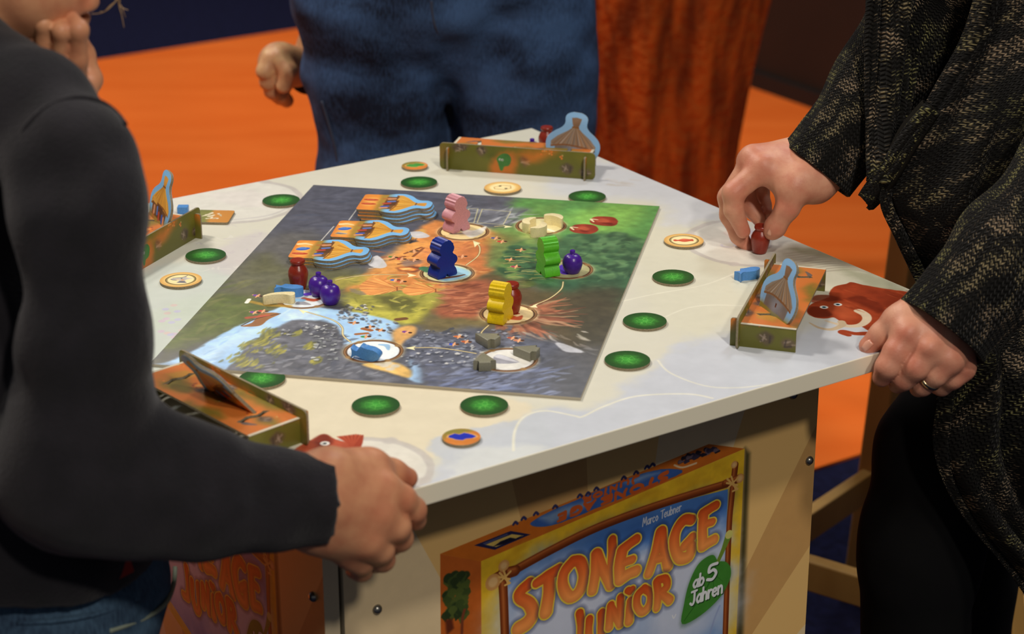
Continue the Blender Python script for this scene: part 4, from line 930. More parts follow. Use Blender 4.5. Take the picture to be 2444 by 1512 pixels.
M_red = wood_paint('brick_red_paint', (142, 44, 26), 0.3); M_purple = wood_paint('purple_paint', (74, 32, 150), 0.28); M_blue = wood_paint('sky_blue_paint', (82, 146, 214)); M_ivory = wood_paint('ivory_paint', (248, 234, 182)); M_stone = wood_paint('stone_grey_paint', (138, 136, 116))
POT = [(.0066, 0), (.0074, .0004), (.0082, .003), (.0094, .009), (.0102, .0145), (.0100, .0178), (.0088, .0212), (.0070, .0236), (.0061, .0250), (.0064, .0260), (.0073, .0268), (.0076, .0282), (.0074, .0296), (.0068, .0302), (.0040, .0300)]
pot0 = None
def pot(P_, label, rot=(0, 0, 0)):
    global pot0
    if pot0 is None: o = pot0 = lathe('clay_pot', POT, M_red, None, 32)
    else: o = dup(pot0)
    o.location = [float(x) for x in P_]; o.rotation_euler = rot; return tag(o, label, 'game piece', 'red pots')
pot(on(713, 686, ZB), 'red pot in front of the near stack of hut tiles'); pot(on(1221, 744, ZB), 'red pot behind the yellow figure')
PLUM = [(.0045, 0), (.0070, .0006), (.0092, .0042), (.0104, .0092), (.0102, .0132), (.0086, .0172), (.0056, .0196), (.0030, .0202), (.0027, .0206), (.0028, .0238), (.0025, .0244), (.0010, .0245)]
plum0 = None
def plum(P_, label):
    global plum0
    if plum0 is None: o = plum0 = lathe('fruit', PLUM, M_purple, None, 32, 30)
    else: o = dup(plum0)
    o.location = [float(x) for x in P_]; return tag(o, label, 'game piece', 'purple fruits')
plum(on(762, 704, ZB), 'purple fruit beside the red pot, behind its twin'); plum(on(789, 724, ZB), 'purple fruit in front of its twin, by the river bank'); plum(on(1366, 650, ZB), 'purple fruit to the right of the lime green figure')
FISH = smooth_path([(-14, 5.5), (-9, 2.2), (-7.5, 3.0), (-4.5, 7.5), (-1.5, 6.4), (1, 5.4), (6, 5.2), (10, 3.6), (13.5, 1.2), (14.2, -1.4), (12, -4.4), (7, -6.4), (1, -6.2), (-5, -3.8), (-9, -1.8), (-14.5, -5), (-12.6, 0)], 3, True) / 1000
def fish(P_, rot, label):
    o = prism('fish', [tuple(q) for q in FISH], 0.0095, M_blue, None, 0.0004); o.location = [float(x) for x in P_]; o.rotation_euler = rot; return tag(o, label, 'game piece', 'blue fish')
P_ = on(691, 704, ZB); fish((P_[0], P_[1], ZB), (0, 0, math.radians(0)), 'sky blue fish lying behind an ivory tooth')
P_ = on(879, 852, ZB); fish((P_[0], P_[1], ZB + 0.0066), (math.radians(90), 0, math.radians(-14)), 'sky blue fish standing on edge in the river ring')
TOOTH = smooth_path([(-15.5, -3.4), (-10, 1.2), (-4, 4.0), (3, 5.4), (10, 5.6), (15, 4.8), (15.4, -1.8), (12, -4.6), (6, -1.8), (0, -1.2), (-6, -2.4), (-11, -4.2), (-15, -5.8)], 3, True) / 1000
def tooth(P_, rz, label):
    o = prism('tooth', [tuple(q) for q in TOOTH], 0.0095, M_ivory, None, 0.0004); o.location = [float(x) for x in P_]; o.rotation_euler = (0, 0, rz); return tag(o, label, 'game piece', 'ivory teeth')
tooth(on(667, 722, ZB), math.radians(2), 'ivory tooth in front of the blue fish and red pot')
MOON = smooth_path([(-11, -3.5), (-9.5, 2.0), (-4, 6.2), (2, 7.0), (8, 5.0), (12.5, -.5), (12.6, -2.5), (10, -2.2), (5, -1.2), (0, -1.4), (-4.5, -3.2), (-8, -6.2), (-10.5, -6.2)], 3, True) / 1000
def moon(P_, rz, label):
    o = prism('tooth', [tuple(q) for q in MOON], 0.0110, M_ivory, None, 0.0004); o.location = [float(x) for x in P_]; o.rotation_euler = (0, 0, rz); return tag(o, label, 'game piece', 'ivory teeth')
moon(on(1262, 548, ZB), math.radians(62), 'curved ivory tooth, left one of the three in the ring'); moon(on(1288, 560, ZB), math.radians(228), 'curved ivory tooth at the front of the ring'); moon(on(1324, 537, ZB), math.radians(-46), 'curved ivory tooth at the back right of the ring')
ARROW = [(0, 14.5), (10.5, -5.5), (5.2, -5.2), (5.6, -10), (-5.6, -10), (-5.2, -5.2), (-10.5, -5.5)]
def arrow(P_, rz, label):
    o = prism('stone_arrowhead', [(x / 1000, y / 1000) for x, y in ARROW], 0.0090, M_stone, None, 0.0005); o.location = [float(x) for x in P_]; o.rotation_euler = (0, 0, rz); return tag(o, label, 'game piece', 'grey arrowheads')
arrow(on(1166, 822, ZB), math.radians(60), 'grey arrowhead behind the stone ring'); arrow(on(1260, 852, ZB), math.radians(72), 'grey arrowhead on the right of the stone ring'); arrow(on(1156, 876, ZB), math.radians(4), 'grey arrowhead at the front left of the stone ring')

# ------------------------------------------------------------------ player trays of printed card
def tray_image(seed, plate):
    C = Canvas(-0.1, -0.03, 0.1, 0.06, 3000, (222, 126, 52) if plate else (112, 110, 40), None, seed); P, S = C.poly, C.stroke
    OL, OR, BR = (120, 122, 46), (226, 124, 46), (104, 84, 74)
    for k in range(14):
        x, y = rng.uniform(-.1, .1), rng.uniform(-.03, .06); P([(x - .012, y), (x, y + .008), (x + .014, y + .002), (x + .002, y - .009)], OL if plate else [(150, 112, 44), (96, 100, 36), (120, 116, 44)][k % 3], 0.008, 0.75, 0.008, 0.15, True)
    for k in range(10):
        x, y = rng.uniform(-.09, .09), rng.uniform(-.028, .03); P([(x - .007, y), (x, y + .006), (x + .008, y + .001), (x + .001, y - .006)], BR, 0.003, 0.8, 0.004, 0.3, True)
        for j in range(5): S([(x + rng.uniform(-.006, .006), y + rng.uniform(-.004, .004)), (x + rng.uniform(-.006, .006), y + rng.uniform(-.004, .004))], .0008, [(170, 150, 130), (70, 58, 52)][j % 2], 0.0006, 0.7)
    for k in range(6):
        x, y = rng.uniform(-.09, .09), rng.uniform(-.02, .05)
        for j in range(5): C.disc((x + rng.uniform(-.004, .004), y + rng.uniform(-.003, .003)), .0011, [(236, 140, 60), (214, 110, 50), (210, 190, 120)][j % 3], 0.0005)
    if plate:
        for x in (-.05, .03):
            C.disc((x, .024), .0055, (246, 130, 40), 0.003, 0.95); C.disc((x, .024), .0028, (255, 176, 90), 0.002)
            for j in range(8): C.disc((x + .0062 * math.cos(j), .024 + .0045 * math.sin(j)), .0011, (170, 84, 50), 0.0006)
        S([(-.070, .036), (-.062, .041), (-.054, .042)], [.0010, .0026, .0008], (120, 104, 96), 0.0006)
        P([(.052, .008), (.066, .012), (.071, .030), (.060, .034), (.050, .020)], (206, 150, 54), 0.003, 0.8, 0.003)
    else:
        # small green animal by a track
        P([(-.030, -.004), (-.022, .012), (-.012, .016), (-.002, .006), (-.006, -.012), (-.026, -.020)], OR, 0.006, 0.85, 0.006, 0.1, True); P([(-.001, .010), (.015, .018), (.05, .018), (.02, .004)], OR, 0.008, 0.8, 0.006, 0.1, True)
        P([(-.024, .006), (-.018, .012), (-.011, .012), (-.007, .006), (-.010, -.002), (-.015, -.004), (-.017, -.009), (-.020, -.009), (-.022, -.001)], (70, 130, 60), 0.0006, 1, 0.001, 0.2, True)
        C.disc((-.0205, .0045), .0014, (230, 230, 226)); C.disc((-.0175, .0042), .0014, (230, 230, 226)); C.disc((-.0202, .0043), .0006, (20, 20, 20)); C.disc((-.0174, .0041), .0006, (20, 20, 20))
    return C
C1, C2 = tray_image(101, True), tray_image(113, False)
M_plate, M_rail = print_material('tray_plate_print', C1.image('tray_plate_print', 0.82), 0.45), print_material('tray_rail_print', C2.image('tray_rail_print', 0.9), 0.45)
PL, PD, PH = 0.168, 0.054, 0.0235            # plate length, depth, height; x along the rail, y from the rail over the plate
def round_rect(x0, y0, x1, y1, r):
    out = []
    for cx, cy, a0 in ((x1 - r, y1 - r, 0), (x0 + r, y1 - r, 90), (x0 + r, y0 + r, 180), (x1 - r, y0 + r, 270)):
        for a in np.linspace(0, 90, 4): out.append((cx + r * math.cos(math.radians(a0 + a)), cy + r * math.sin(math.radians(a0 + a))))
    return out
tray0 = None
def tray(P_, rz, label):
    global tray0
    if tray0 is not None:
        o = dup(tray0, P_, (0, 0, rz)); return tag(o, label, 'card tray', 'card trays of the players')
    t = tray0 = thing('player_tray', P_, label, 'card tray', 'card trays of the players', (0, 0, rz))
    rail = prism('rail', round_rect(-.094, 0, .094, .0325, .005), 0.0022, [M_card, M_rail, M_rail], t, 0.0002, lambda x, y: C2.uv(x, y - .012)); rail.rotation_euler = (math.pi / 2, 0, 0); rail.location = (0, 0.0011, 0)
    # plate with the two wavy slots cut through it: strips round the gaps
    def slot(x0):
        ys = np.linspace(.010, .046, 9); L = [(x0 - .0026 + .0016 * math.sin(i * 1.5), y) for i, y in enumerate(ys)]; Rr = [(x0 + .0026 + .0016 * math.sin(i * 1.5 + .5), y) for i, y in enumerate(ys)]
        L[0] = Rr[0] = (x0, ys[0]); L[-1] = Rr[-1] = (x0, ys[-1]); return L, Rr
    bm = bmesh.new(); lay = bm.loops.layers.uv.new('UVMap')
    def strip(a, b):
        for (z, flip_) in ((PH, False), (PH - .0022, True)):
            va = [bm.verts.new((*q, z)) for q in a]; vb = [bm.verts.new((*q, z)) for q in b]
            for i in range(len(a) - 1):
                vs = [va[i], vb[i], vb[i + 1], va[i + 1]]
                f_ = bm.faces.new(vs[::-1] if flip_ else vs); f_.material_index = 0 if not flip_ else 1
    def vert_walls(a):
        va = [bm.verts.new((*q, PH)) for q in a]; vb = [bm.verts.new((*q, PH - .0022)) for q in a]
        for i in range(len(a) - 1): bm.faces.new((va[i], va[i + 1], vb[i + 1], vb[i])).material_index = 1
    X = PL / 2; sl = [slot(-.055), slot(.055)]; y0, y1 = .0012, PD
    full = lambda L: [(L[0][0], y0)] + L + [(L[-1][0], y1)]
    line = lambda x: [(x, y) for _, y in full(sl[0][0])]
    strip(line(-X), full(sl[0][0])); strip(full(sl[0][1]), full(sl[1][0])); strip(full(sl[1][1]), line(X))
    for L, Rr in sl: vert_walls(L); vert_walls(Rr)
    vert_walls([(-X, y1), (X, y1)]); vert_walls([(-X, y0), (X, y0)])
    for f_ in bm.faces:
        for l in f_.loops: l[lay].uv = C1.uv(l.vert.co.x, l.vert.co.y)
    bmesh.ops.recalc_face_normals(bm, faces=[f_ for f_ in bm.faces if f_.material_index == 1])
    me = bpy.data.meshes.new('top_plate'); bm.to_mesh(me); bm.free(); me.materials.append(M_plate); me.materials.append(M_card); link('top_plate', me, t)
    for s in (-1, 1):                         # legs at both ends, each with a hooked tongue that passes through the rail
        out = [(y1, 0), (y1, PH - .0002), (-.0012, PH - .0002), (-.0012, PH), (-.0013, PH + .0035), (-.0024, PH + .0045), (-.0072, PH + .0045), (-.0085, PH + .003), (-.0085, .0), (-.0015, 0)]
        leg = prism('end_leg', out[::-1], 0.0022, [M_card, M_rail, M_rail], t, 0.0002, lambda x, y: C2.uv(x + .035, y - .012))
        leg.matrix_local = Matrix(((0, 0, 1, s * X - (.0022 if s > 0 else 0)), (1, 0, 0, 0), (0, 1, 0, 0), (0, 0, 0, 1)))
        box('crease', (s * X - .0008 - (.0016 if s > 0 else -.0), y0, PH - .0006), (s * X + .0008 - (0 if s > 0 else -.0016), y1, PH + .0002), M_cr, t, .0003)
    return t
M_cr = material('worn_card_fold', (206, 196, 172), 0.8)
def bang(du, dv): return math.atan2(dv, du) + BYAW
tr_back = tray(brd(20, 361, TOP), bang(192, -8), 'card tray at the far corner, its green rail facing the board')
tr_right = tray(brd(336, -32, TOP), bang(-17, -159), 'card tray between the red-brown mammoth print and the board')
tr_left = tray(brd(-296, -4, TOP), bang(21, 96), 'card tray at the left table corner, partly behind the child')
a_ = (-.81, .585); tr_front = tray(brd(-8 + a_[0] * 95, -405 + a_[1] * 95, TOP), bang(*a_), 'card tray at the near corner, its end above the sleeve of the child')
# ------------------------------------------------------------------ things standing on and by the trays
def stand_tile(P_, U, W, label, icons, sink=0.0245, twist=0):
    o = hut_tile(icons, label, 'hut tiles standing in the trays')
    U = np.asarray(U, float); U /= np.linalg.norm(U); W = np.asarray(W, float); W = W - U * (W @ U); W /= np.linalg.norm(W)
    N = np.cross(U, W)
    if twist: W = W * math.cos(twist) + N * math.sin(twist); N = np.cross(U, W)
    L = np.asarray(P_, float) - U * sink
    o.matrix_world = Matrix(((U[0], W[0], N[0], L[0]), (U[1], W[1], N[1], L[1]), (U[2], W[2], N[2], L[2]), (0, 0, 0, 1)))
    return o
ZP = TOP + PH
A_, B_ = on(1814, 729, ZP), on(1874, 772, ZP)
stand_tile((A_ + B_) / 2, (0.30, 0.05, 1), B_ - A_, 'hut tile with a grey hut on blue, standing in the tray by the mammoth print', ('tooth', 'fish', 'pot'))
A_, B_ = on(1308, 352, ZP), on(1424, 357, ZP)
stand_tile((A_ + B_) / 2, (0.16, 0.25, 1), B_ - A_, 'hut tile leaning back in the tray at the far corner', ('tooth', 'fish', 'pot'), 0.0375)
stand_tile(on(380, 527, ZP), (0.28, 0.1, 1), (-.46, .88, 0), 'hut tile seen edge-on in the tray at the left corner', ('tooth', 'fish', 'stone'))
B_ = on(562, 958, ZP); best = None
for yy in np.linspace(1.45, 1.75, 301):
    Q = at(442, 847, yy)
    e = abs(np.linalg.norm(Q - B_) - 0.056)
    if Q[2] > ZP + 0.02 and (best is None or e < best[0]): best = (e, Q)
U_ = best[1] - B_; V_ = (B_ - CAM) / np.linalg.norm(B_ - CAM)
stand_tile(B_, U_, V_, 'hut tile tilted over in the tray at the near corner, seen from its edge', ('tooth', 'fish', 'stone'), 0.020, 0.22)
P_ = on(1305, 303, TOP + 0.030); pot((P_[0], P_[1], TOP + .0002), 'red pot behind the tray at the far corner')
P_ = on(1270, 331, TOP + 0.0245); plum((P_[0], P_[1], TOP + .0002), 'purple fruit behind the far tray, only its stem showing')
P_ = on(1785, 664, TOP); fish((P_[0], P_[1], TOP), (0, 0, math.radians(36)), 'sky blue fish lying beside the tray, next to the held pot')
P_ = on(437, 500, TOP + .004); o = box('blue_block', (-.006, -.005, 0), (.006, .005, .0085), M_blue, None, .0006); o.location = (P_[0], P_[1], TOP); tag(o, 'small sky blue wooden block behind the tray at the left corner', 'game piece')
# loose square tile, half under the left tray's end
Ct = Canvas(-.021, -.021, .021, .021, 6000, (206, 140, 62), None, 140)
Ct.poly([(-.03, -.03), (-.002, -.03), (-.004, .03), (-.03, .03)], (126, 128, 62), .004, 1, .004)
for k in range(16): x, y = rng.uniform(-.012, .008), rng.uniform(-.010, .012); Ct.stroke([(x, y), (x + rng.uniform(-.006, .006), y + rng.uniform(-.005, .005))], [.0016, .0007], [(226, 214, 180), (200, 186, 150), (236, 226, 200)][k % 3], .0005)
o = prism('bone_tile', round_rect(-.0205, -.0205, .0205, .0205, .003), .0029, [M_card, print_material('bone_tile_print', Ct.image('bone_tile_print', 1.0), .5)], None, .0003, Ct.uv)
P_ = on(509, 515, TOP + .003); o.location = (P_[0], P_[1], TOP); o.rotation_euler = (0, 0, BYAW + .12); tag(o, 'loose square orange tile with pale bones beside the left tray', 'tile')
# ------------------------------------------------------------------ soft bodies: smooth unions of tapering rounds, meshed as one skin
def lattice(P, scale, seed):
    g = np.random.default_rng(seed); A = g.random((32, 32, 32)).astype(np.float32); q = P / scale; i = np.floor(q).astype(int); f = (q - i).astype(np.float32); f = f * f * (3 - 2 * f); i &= 31; j = (i + 1) & 31
    x0, y0, z0 = i[..., 0], i[..., 1], i[..., 2]; x1, y1, z1 = j[..., 0], j[..., 1], j[..., 2]; fx, fy, fz = f[..., 0], f[..., 1], f[..., 2]
    L = lambda a, b, t: a + (b - a) * t
    return 2 * L(L(L(A[x0, y0, z0], A[x1, y0, z0], fx), L(A[x0, y1, z0], A[x1, y1, z0], fx), fy), L(L(A[x0, y0, z1], A[x1, y0, z1], fx), L(A[x0, y1, z1], A[x1, y1, z1], fx), fy), fz) - 1
def smin(a, b, k):
    h = np.maximum(k - np.abs(a - b), 0) / k; return np.minimum(a, b) - h * h * k * 0.25
class Blob:
    def __init__(s, lo, hi, res):
        s.lo, s.res = np.array(lo, float), res; s.n = np.ceil((np.array(hi) - s.lo) / res).astype(int) + 1
        s.F = np.full(s.n, 1.0, np.float32); s.base = None
    def win(s, pts, m):
        pts = np.array(pts); a = np.maximum(np.floor((pts.min(0) - m - s.lo) / s.res).astype(int), 0); b = np.minimum(np.ceil((pts.max(0) + m - s.lo) / s.res).astype(int) + 1, s.n)
        if (b <= a).any(): return None, None
        sl = tuple(slice(x, y) for x, y in zip(a, b)); ax = [s.lo[i] + s.res * np.arange(a[i], b[i]) for i in range(3)]
        return sl, np.stack(np.meshgrid(*ax, indexing='ij'), -1).astype(np.float32)
    @staticmethod
    def d_cap(P, a, b, ra, rb):
        a = np.asarray(a, np.float32); ab = np.asarray(b, np.float32) - a; t = np.clip(((P - a) @ ab) / (ab @ ab + 1e-12), 0, 1)
        return np.linalg.norm(P - a - t[..., None] * ab, axis=-1) - (ra + (rb - ra) * t)
    def cap(s, a, b, ra, rb=None, k=0.012):
        rb = ra if rb is None else rb; m = max(ra, rb) + 2.5 * k + 3 * s.res; sl, P = s.win([a, b], m)
        if sl is None: return
        s.F[sl] = smin(s.F[sl], s.d_cap(P, a, b, ra, rb), k)
    def chain(s, pts, rad, k=0.012):
        for i in range(len(pts) - 1): s.cap(pts[i], pts[i + 1], rad[i], rad[i + 1], k)
    def ell(s, c, r, k=0.012, axes=None, sub=False):
        c, r = np.array(c, np.float32), np.array(r, np.float32); sl, P = s.win([c - r.max(), c + r.max()], 2.5 * k + 3 * s.res)
        if sl is None: return
        q = P - c
        if axes is not None: q = q @ np.array(axes, np.float32).T
        g = np.linalg.norm(q / r, axis=-1); g2 = np.linalg.norm(q / (r * r), axis=-1) + 1e-6; d = g * (g - 1) / g2
        s.F[sl] = -smin(-s.F[sl], d, k) if sub else smin(s.F[sl], d, k)
    def finger(s, pts, rad, kp=0.008, ks=0.005):
        """joined smoothly to the palm but never to the finger beside it"""
        if s.base is None: s.base = s.F.copy()
        sl, P = s.win(pts, max(rad) + 2.5 * kp + 3 * s.res); D = None
        for i in range(len(pts) - 1):
            d = s.d_cap(P, pts[i], pts[i + 1], rad[i], rad[i + 1]); D = d if D is None else smin(D, d, ks)
        s.F[sl] = np.minimum(s.F[sl], smin(s.base[sl], D, kp))
    def groove(s, pts, rad, depth, k=0.004):
        for i in range(len(pts) - 1):
            sl, P = s.win(pts[i:i + 2], rad * 3)
            if sl is None: continue
            d = s.d_cap(P, pts[i], pts[i + 1], 0, 0); s.F[sl] += depth * np.exp(-(d / rad) ** 2)
    def all(s):
        ax = [s.lo[i] + s.res * np.arange(s.n[i]) for i in range(3)]; return np.stack(np.meshgrid(*ax, indexing='ij'), -1).astype(np.float32)
    def noise(s, scale, amp, seed, stretch=(1, 1, 1)): s.F += amp * lattice(s.all() * np.array(stretch, np.float32), scale, seed)
    def cut(s, p, n, k=None):
        n = np.array(n, float) / np.linalg.norm(n); s.F = np.maximum(s.F, ((s.all() - np.array(p, np.float32)) @ n.astype(np.float32)))
    def hollow(s, a, b, ra, rb):
        sl, P = s.win([a, b], max(ra, rb) + 3 * s.res); s.F[sl] = np.maximum(s.F[sl], -s.d_cap(P, a, b, ra, rb))
    def hit(s, px, py, lift=0.0):
        d = ray(px, py); d = d / np.linalg.norm(d); q = CAM[None] + np.arange(0.8, 4.0, s.res * .5)[:, None] * d[None]; i = np.round((q - s.lo) / s.res).astype(int)
        ok = ((i >= 0) & (i < s.n)).all(1); i, q = i[ok], q[ok]
        if not len(q): return None
        f = s.F[tuple(i.T)]; w_ = np.nonzero(f < 0)[0]; return q[w_[0] if len(w_) else int(np.argmin(f))] - d * lift
    def net(s):
        F = s.F; ins = F < 0; n = s.n
        c = np.zeros(n - 1, int)
        for dx in (0, 1):
            for dy in (0, 1):
                for dz in (0, 1): c += ins[dx:n[0] - 1 + dx, dy:n[1] - 1 + dy, dz:n[2] - 1 + dz]
        act = (c > 0) & (c < 8); idx = -np.ones(n - 1, int); I = np.argwhere(act); idx[act] = np.arange(len(I))
        acc = np.zeros((len(I), 3)); cnt = np.zeros(len(I)); cor = [np.array((x, y, z)) for x in (0, 1) for y in (0, 1) for z in (0, 1)]
        for a in cor:
            for ax in range(3):
                if a[ax]: continue
                b = a.copy(); b[ax] = 1; fa = F[tuple((I + a).T)]; fb = F[tuple((I + b).T)]; m = (fa < 0) != (fb < 0)
                t = np.where(m, fa / np.where(m, fa - fb, 1), 0); p = I + a + t[:, None] * (b - a); acc[m] += p[m]; cnt[m] += 1
        V = s.lo + s.res * acc / cnt[:, None]; Q = []
        for ax in range(3):
            u, v = (ax + 1) % 3, (ax + 2) % 3; lo = [slice(None)] * 3; hi = [slice(None)] * 3; lo[ax] = slice(0, -1); hi[ax] = slice(1, None)
            A_, B_ = ins[tuple(lo)], ins[tuple(hi)]; E = np.argwhere(A_ != B_); ok = (E[:, u] > 0) & (E[:, v] > 0) & (E[:, u] < n[u] - 1) & (E[:, v] < n[v] - 1); E = E[ok]
            if not len(E): continue
            eu, ev = np.eye(3, dtype=int)[u], np.eye(3, dtype=int)[v]
            q = np.stack([idx[tuple((E - d).T)] for d in (eu + ev, ev, 0 * eu, eu)], 1); f = A_[tuple(E.T)]; q[~f] = q[~f][:, ::-1]; Q.append(q)
        return V, np.concatenate(Q)
def join(*parts):
    V, Fc, o = [], [], 0
    for v, q in parts: V.append(v); Fc.append(q + o); o += len(v)
    return np.concatenate(V), np.concatenate(Fc)
def skin_mesh(name, parts, mat, parent=None):
    V, Q = join(*parts) if isinstance(parts, list) else parts
    me = bpy.data.meshes.new(name); me.vertices.add(len(V)); me.vertices.foreach_set('co', V.astype(np.float32).ravel())
    me.loops.add(len(Q) * 4); me.loops.foreach_set('vertex_index', Q.astype(np.int32).ravel()); me.polygons.add(len(Q))
    me.polygons.foreach_set('loop_start', np.arange(0, 4 * len(Q), 4, dtype=np.int32)); me.polygons.foreach_set('use_smooth', np.ones(len(Q), bool))
    me.update(calc_edges=True); me.validate(); me.materials.append(mat); return link(name, me, parent)
def skin_mat(name, a, b, deep):
    m = material(name, a, 0.48, 0.4, noise=(60, b, 0.35, 0.68), bump=(520, 0.22, 0.0009), sss=0.08); nt = m.node_tree; bs = nt.nodes['Principled BSDF']
    src = bs.inputs['Base Color'].links[0].from_socket; at_ = nt.nodes.new('ShaderNodeAttribute'); at_.attribute_name = 'flush'; mx = nt.nodes.new('ShaderNodeMix'); mx.data_type = 'RGBA'
    mx.inputs['B'].default_value = rgba((int(b[0] * .95), int(b[1] * .72), int(b[2] * .70))); nt.links.new(src, mx.inputs['A']); nt.links.new(at_.outputs['Fac'], mx.inputs['Factor']); nt.links.new(mx.outputs['Result'], bs.inputs['Base Color']); return m
def flush(o, pts, r=.011, amt=.55):
    me = o.data; V = np.empty(len(me.vertices) * 3, np.float32); me.vertices.foreach_get('co', V); V = V.reshape(-1, 3); w_ = np.zeros(len(V), np.float32)
    for p in pts: w_ = np.maximum(w_, amt * np.exp(-(np.linalg.norm(V - np.asarray(p, np.float32), axis=1) / r) ** 2))
    a = me.attributes.new('flush', 'FLOAT', 'POINT'); a.data.foreach_set('value', w_)
SURF = lambda P_, l=.010: np.asarray(P_) + l * (CAM - P_) / np.linalg.norm(CAM - P_)
v3 = lambda *a: np.array(a, float)
def shoe(ankle, d, L, mat, parent, z0):
    d = np.asarray(d, float) / np.linalg.norm(d); a = v3(ankle[0], ankle[1], z0); w_ = L * .17
    b = Blob(a - v3(L, L, 0.02), a + v3(L, L, .14), .006); b.cap(a - d * L * .18 + v3(0, 0, w_), a + d * L * .55 + v3(0, 0, w_ * .8), w_, w_ * .95, .01); b.cap(a + v3(0, 0, .05), a + v3(0, 0, .10), w_ * 1.0, w_ * 1.0, .03)
    b.F = np.maximum(b.F, z0 + .002 - b.all()[..., 2]); b.F = np.maximum(b.F, b.all()[..., 2] - z0 - .105); return skin_mesh('shoe', b.net(), mat, parent)
K = lambda L: [at(*q) for q in L]

# ------------------------------------------------------------------ the child at the near left
M_skin1 = skin_mat('child_skin', (210, 150, 110), (194, 128, 94), 0)
def child():
    fwd, lf = v3(.83, .55, 0), v3(-.55, .83, 0); T_ = v3(-.445, 1.548, 0)
    h = Blob(v3(-.33, 1.36, .70), v3(-.02, 1.58, .90), 0.0017)            # right hand on the table edge
    W = K([(772, 1142, 1.458), (762, 1195, 1.450), (760, 1250, 1.455)]); Fa = K([(560, 1190, 1.43)])[0]
    mcp = K([(906, 1172, 1.478), (900, 1226, 1.466), (872, 1280, 1.463), (836, 1316, 1.468)])
    for w in W: h.cap(Fa, w, .024, .0215, .012)
    for w, m_, r in ((W[0], mcp[0], .0150), (W[1], mcp[0], .0150), (W[1], mcp[1], .0150), (W[2], mcp[2], .0145), (W[2], mcp[3], .0135), (W[1], mcp[2], .0150)): h.cap(w, m_, .0200, r, .012)
    h.cap(K([(800, 1125, 1.470)])[0], K([(868, 1112, 1.492)])[0], .0175, .0140, .014)
    h.finger(K([(850, 1120, 1.485), (892, 1112, 1.497), (938, 1129, 1.509), (972, 1140, 1.516)]), [.0140, .0125, .0112, .0088], .010)
    h.finger([mcp[0]] + K([(958, 1192, 1.484), (986, 1216, 1.492), (992, 1240, 1.500)]), [.0130, .0118, .0102, .0088], .008)
    h.finger([mcp[1]] + K([(944, 1256, 1.472), (954, 1284, 1.484), (938, 1300, 1.495)]), [.0130, .0118, .0102, .0086], .008)
    h.finger([mcp[2]] + K([(906, 1310, 1.468), (912, 1334, 1.480), (896, 1344, 1.491)]), [.0124, .0112, .0098, .0082], .008)
    h.finger([mcp[3]] + K([(862, 1340, 1.470), (862, 1360, 1.481), (846, 1360, 1.490)]), [.0112, .0098, .0086, .0074], .008)
    h.groove(K([(945, 1186, 1.470), (962, 1212, 1.473)]), .0016, .0006)
    # face, seen from its right side, and the left hand at the mouth
    f = Blob(v3(-.60, 1.48, 1.02), v3(-.29, 1.72, 1.42), 0.0024)
    f.ell((-.462, 1.60, 1.285), (.098, .074, .100), .01); f.ell(at(84, -50, 1.60), (.042, .056, .050), .02)
    f.cap(at(140, 60, 1.60), at(20, 10, 1.590), .017, .030, .016); f.ell(at(170, -10, 1.60), (.0165, .026, .024), .008)
    f.ell(at(217, 8, 1.60), (.0062, .016, .0070), .006); f.ell(at(194, 46, 1.60), (.0052, .013, .0055), .005); f.ell(at(152, 86, 1.60), (.0145, .020, .014), .008)
    f.ell(at(208, -118, 1.60), (.019, .013, .014), .010); f.cap(at(206, -120, 1.60), at(186, -210, 1.60), .011, .010, .012)
    f.ell(at(206, 29, 1.60), (.014, .018, .0030), .003, None, True)
    for s_ in (-1, 1):
        f.ell(at(186, -165, 1.60 + .033 * s_), (.014, .017, .011), .01, None, True); f.ell(at(172, -162, 1.60 + .032 * s_), (.0125, .0125, .0125), .002)
        f.ell((-.47, 1.60 + .076 * s_, 1.27), (.018, .008, .028), .008)
    f.cap((-.455, 1.595, 1.21), (-.43, 1.565, 1.08), .050, .052, .03)
    g = Blob(v3(-.46, 1.50, .90), v3(-.28, 1.76, 1.20), 0.0019)
    g.cap(at(141, 248, 1.592), at(160, 330, 1.62), .026, .022, .012); g.cap(at(171, 228, 1.588), at(121, 228, 1.592), .017, .016, .012); g.cap(at(160, 330, 1.62), at(190, 520, 1.70), .022, .027, .02)
    g.finger(K([(185, 218, 1.580), (185, 143, 1.566), (187, 71, 1.560), (169, 43, 1.573)]), [.0085, .0074, .0074, .0064], .005)
    g.finger(K([(149, 218, 1.578), (144, 143, 1.563), (146, 75, 1.557), (137, 51, 1.570)]), [.0085, .0064, .0064, .0060], .005)
    g.finger(K([(111, 218, 1.580), (104, 133, 1.565), (103, 57, 1.559), (100, 39, 1.570)]), [.0080, .0064, .0064, .0060], .005)
    g.finger(K([(81, 218, 1.585), (73, 133, 1.572), (69, 69, 1.568), (67, 53, 1.576)]), [.0082, .0068, .0062, .0056], .006)
    g.finger(K([(190, 235, 1.600), (215, 190, 1.625), (200, 130, 1.628), (190, 100, 1.622)]), [.012, .0095, .0085, .0075], .008)
    # the rest of the body under the clothes
    b = Blob(v3(-.72, 1.28, .0), v3(-.18, 1.86, 1.16), 0.010)
    b.ell((-.445, 1.55, .90), (.085, .105, .22), .03); b.cap((-.45, 1.56, 1.0), (-.45, 1.57, 1.10), .055, .05, .03)
    for s_ in (-1, 1):
        hp = v3(-.445, 1.545, .68) + s_ * .070 * v3(-.55, .83, 0); hp = T_ + v3(.02, .01, .62) + s_ * .078 * lf; b.chain([hp, hp + v3(-.02, -.01, -.30), hp + v3(-.03, -.02, -.54)], [.050, .036, .028], .02)
    b.chain([at(165, 410, 1.44), at(185, 1120, 1.405), Fa], [.030, .030, .024], .02)
    o = skin_mesh('person', [h.net(), f.net(), g.net(), b.net()], M_skin1)
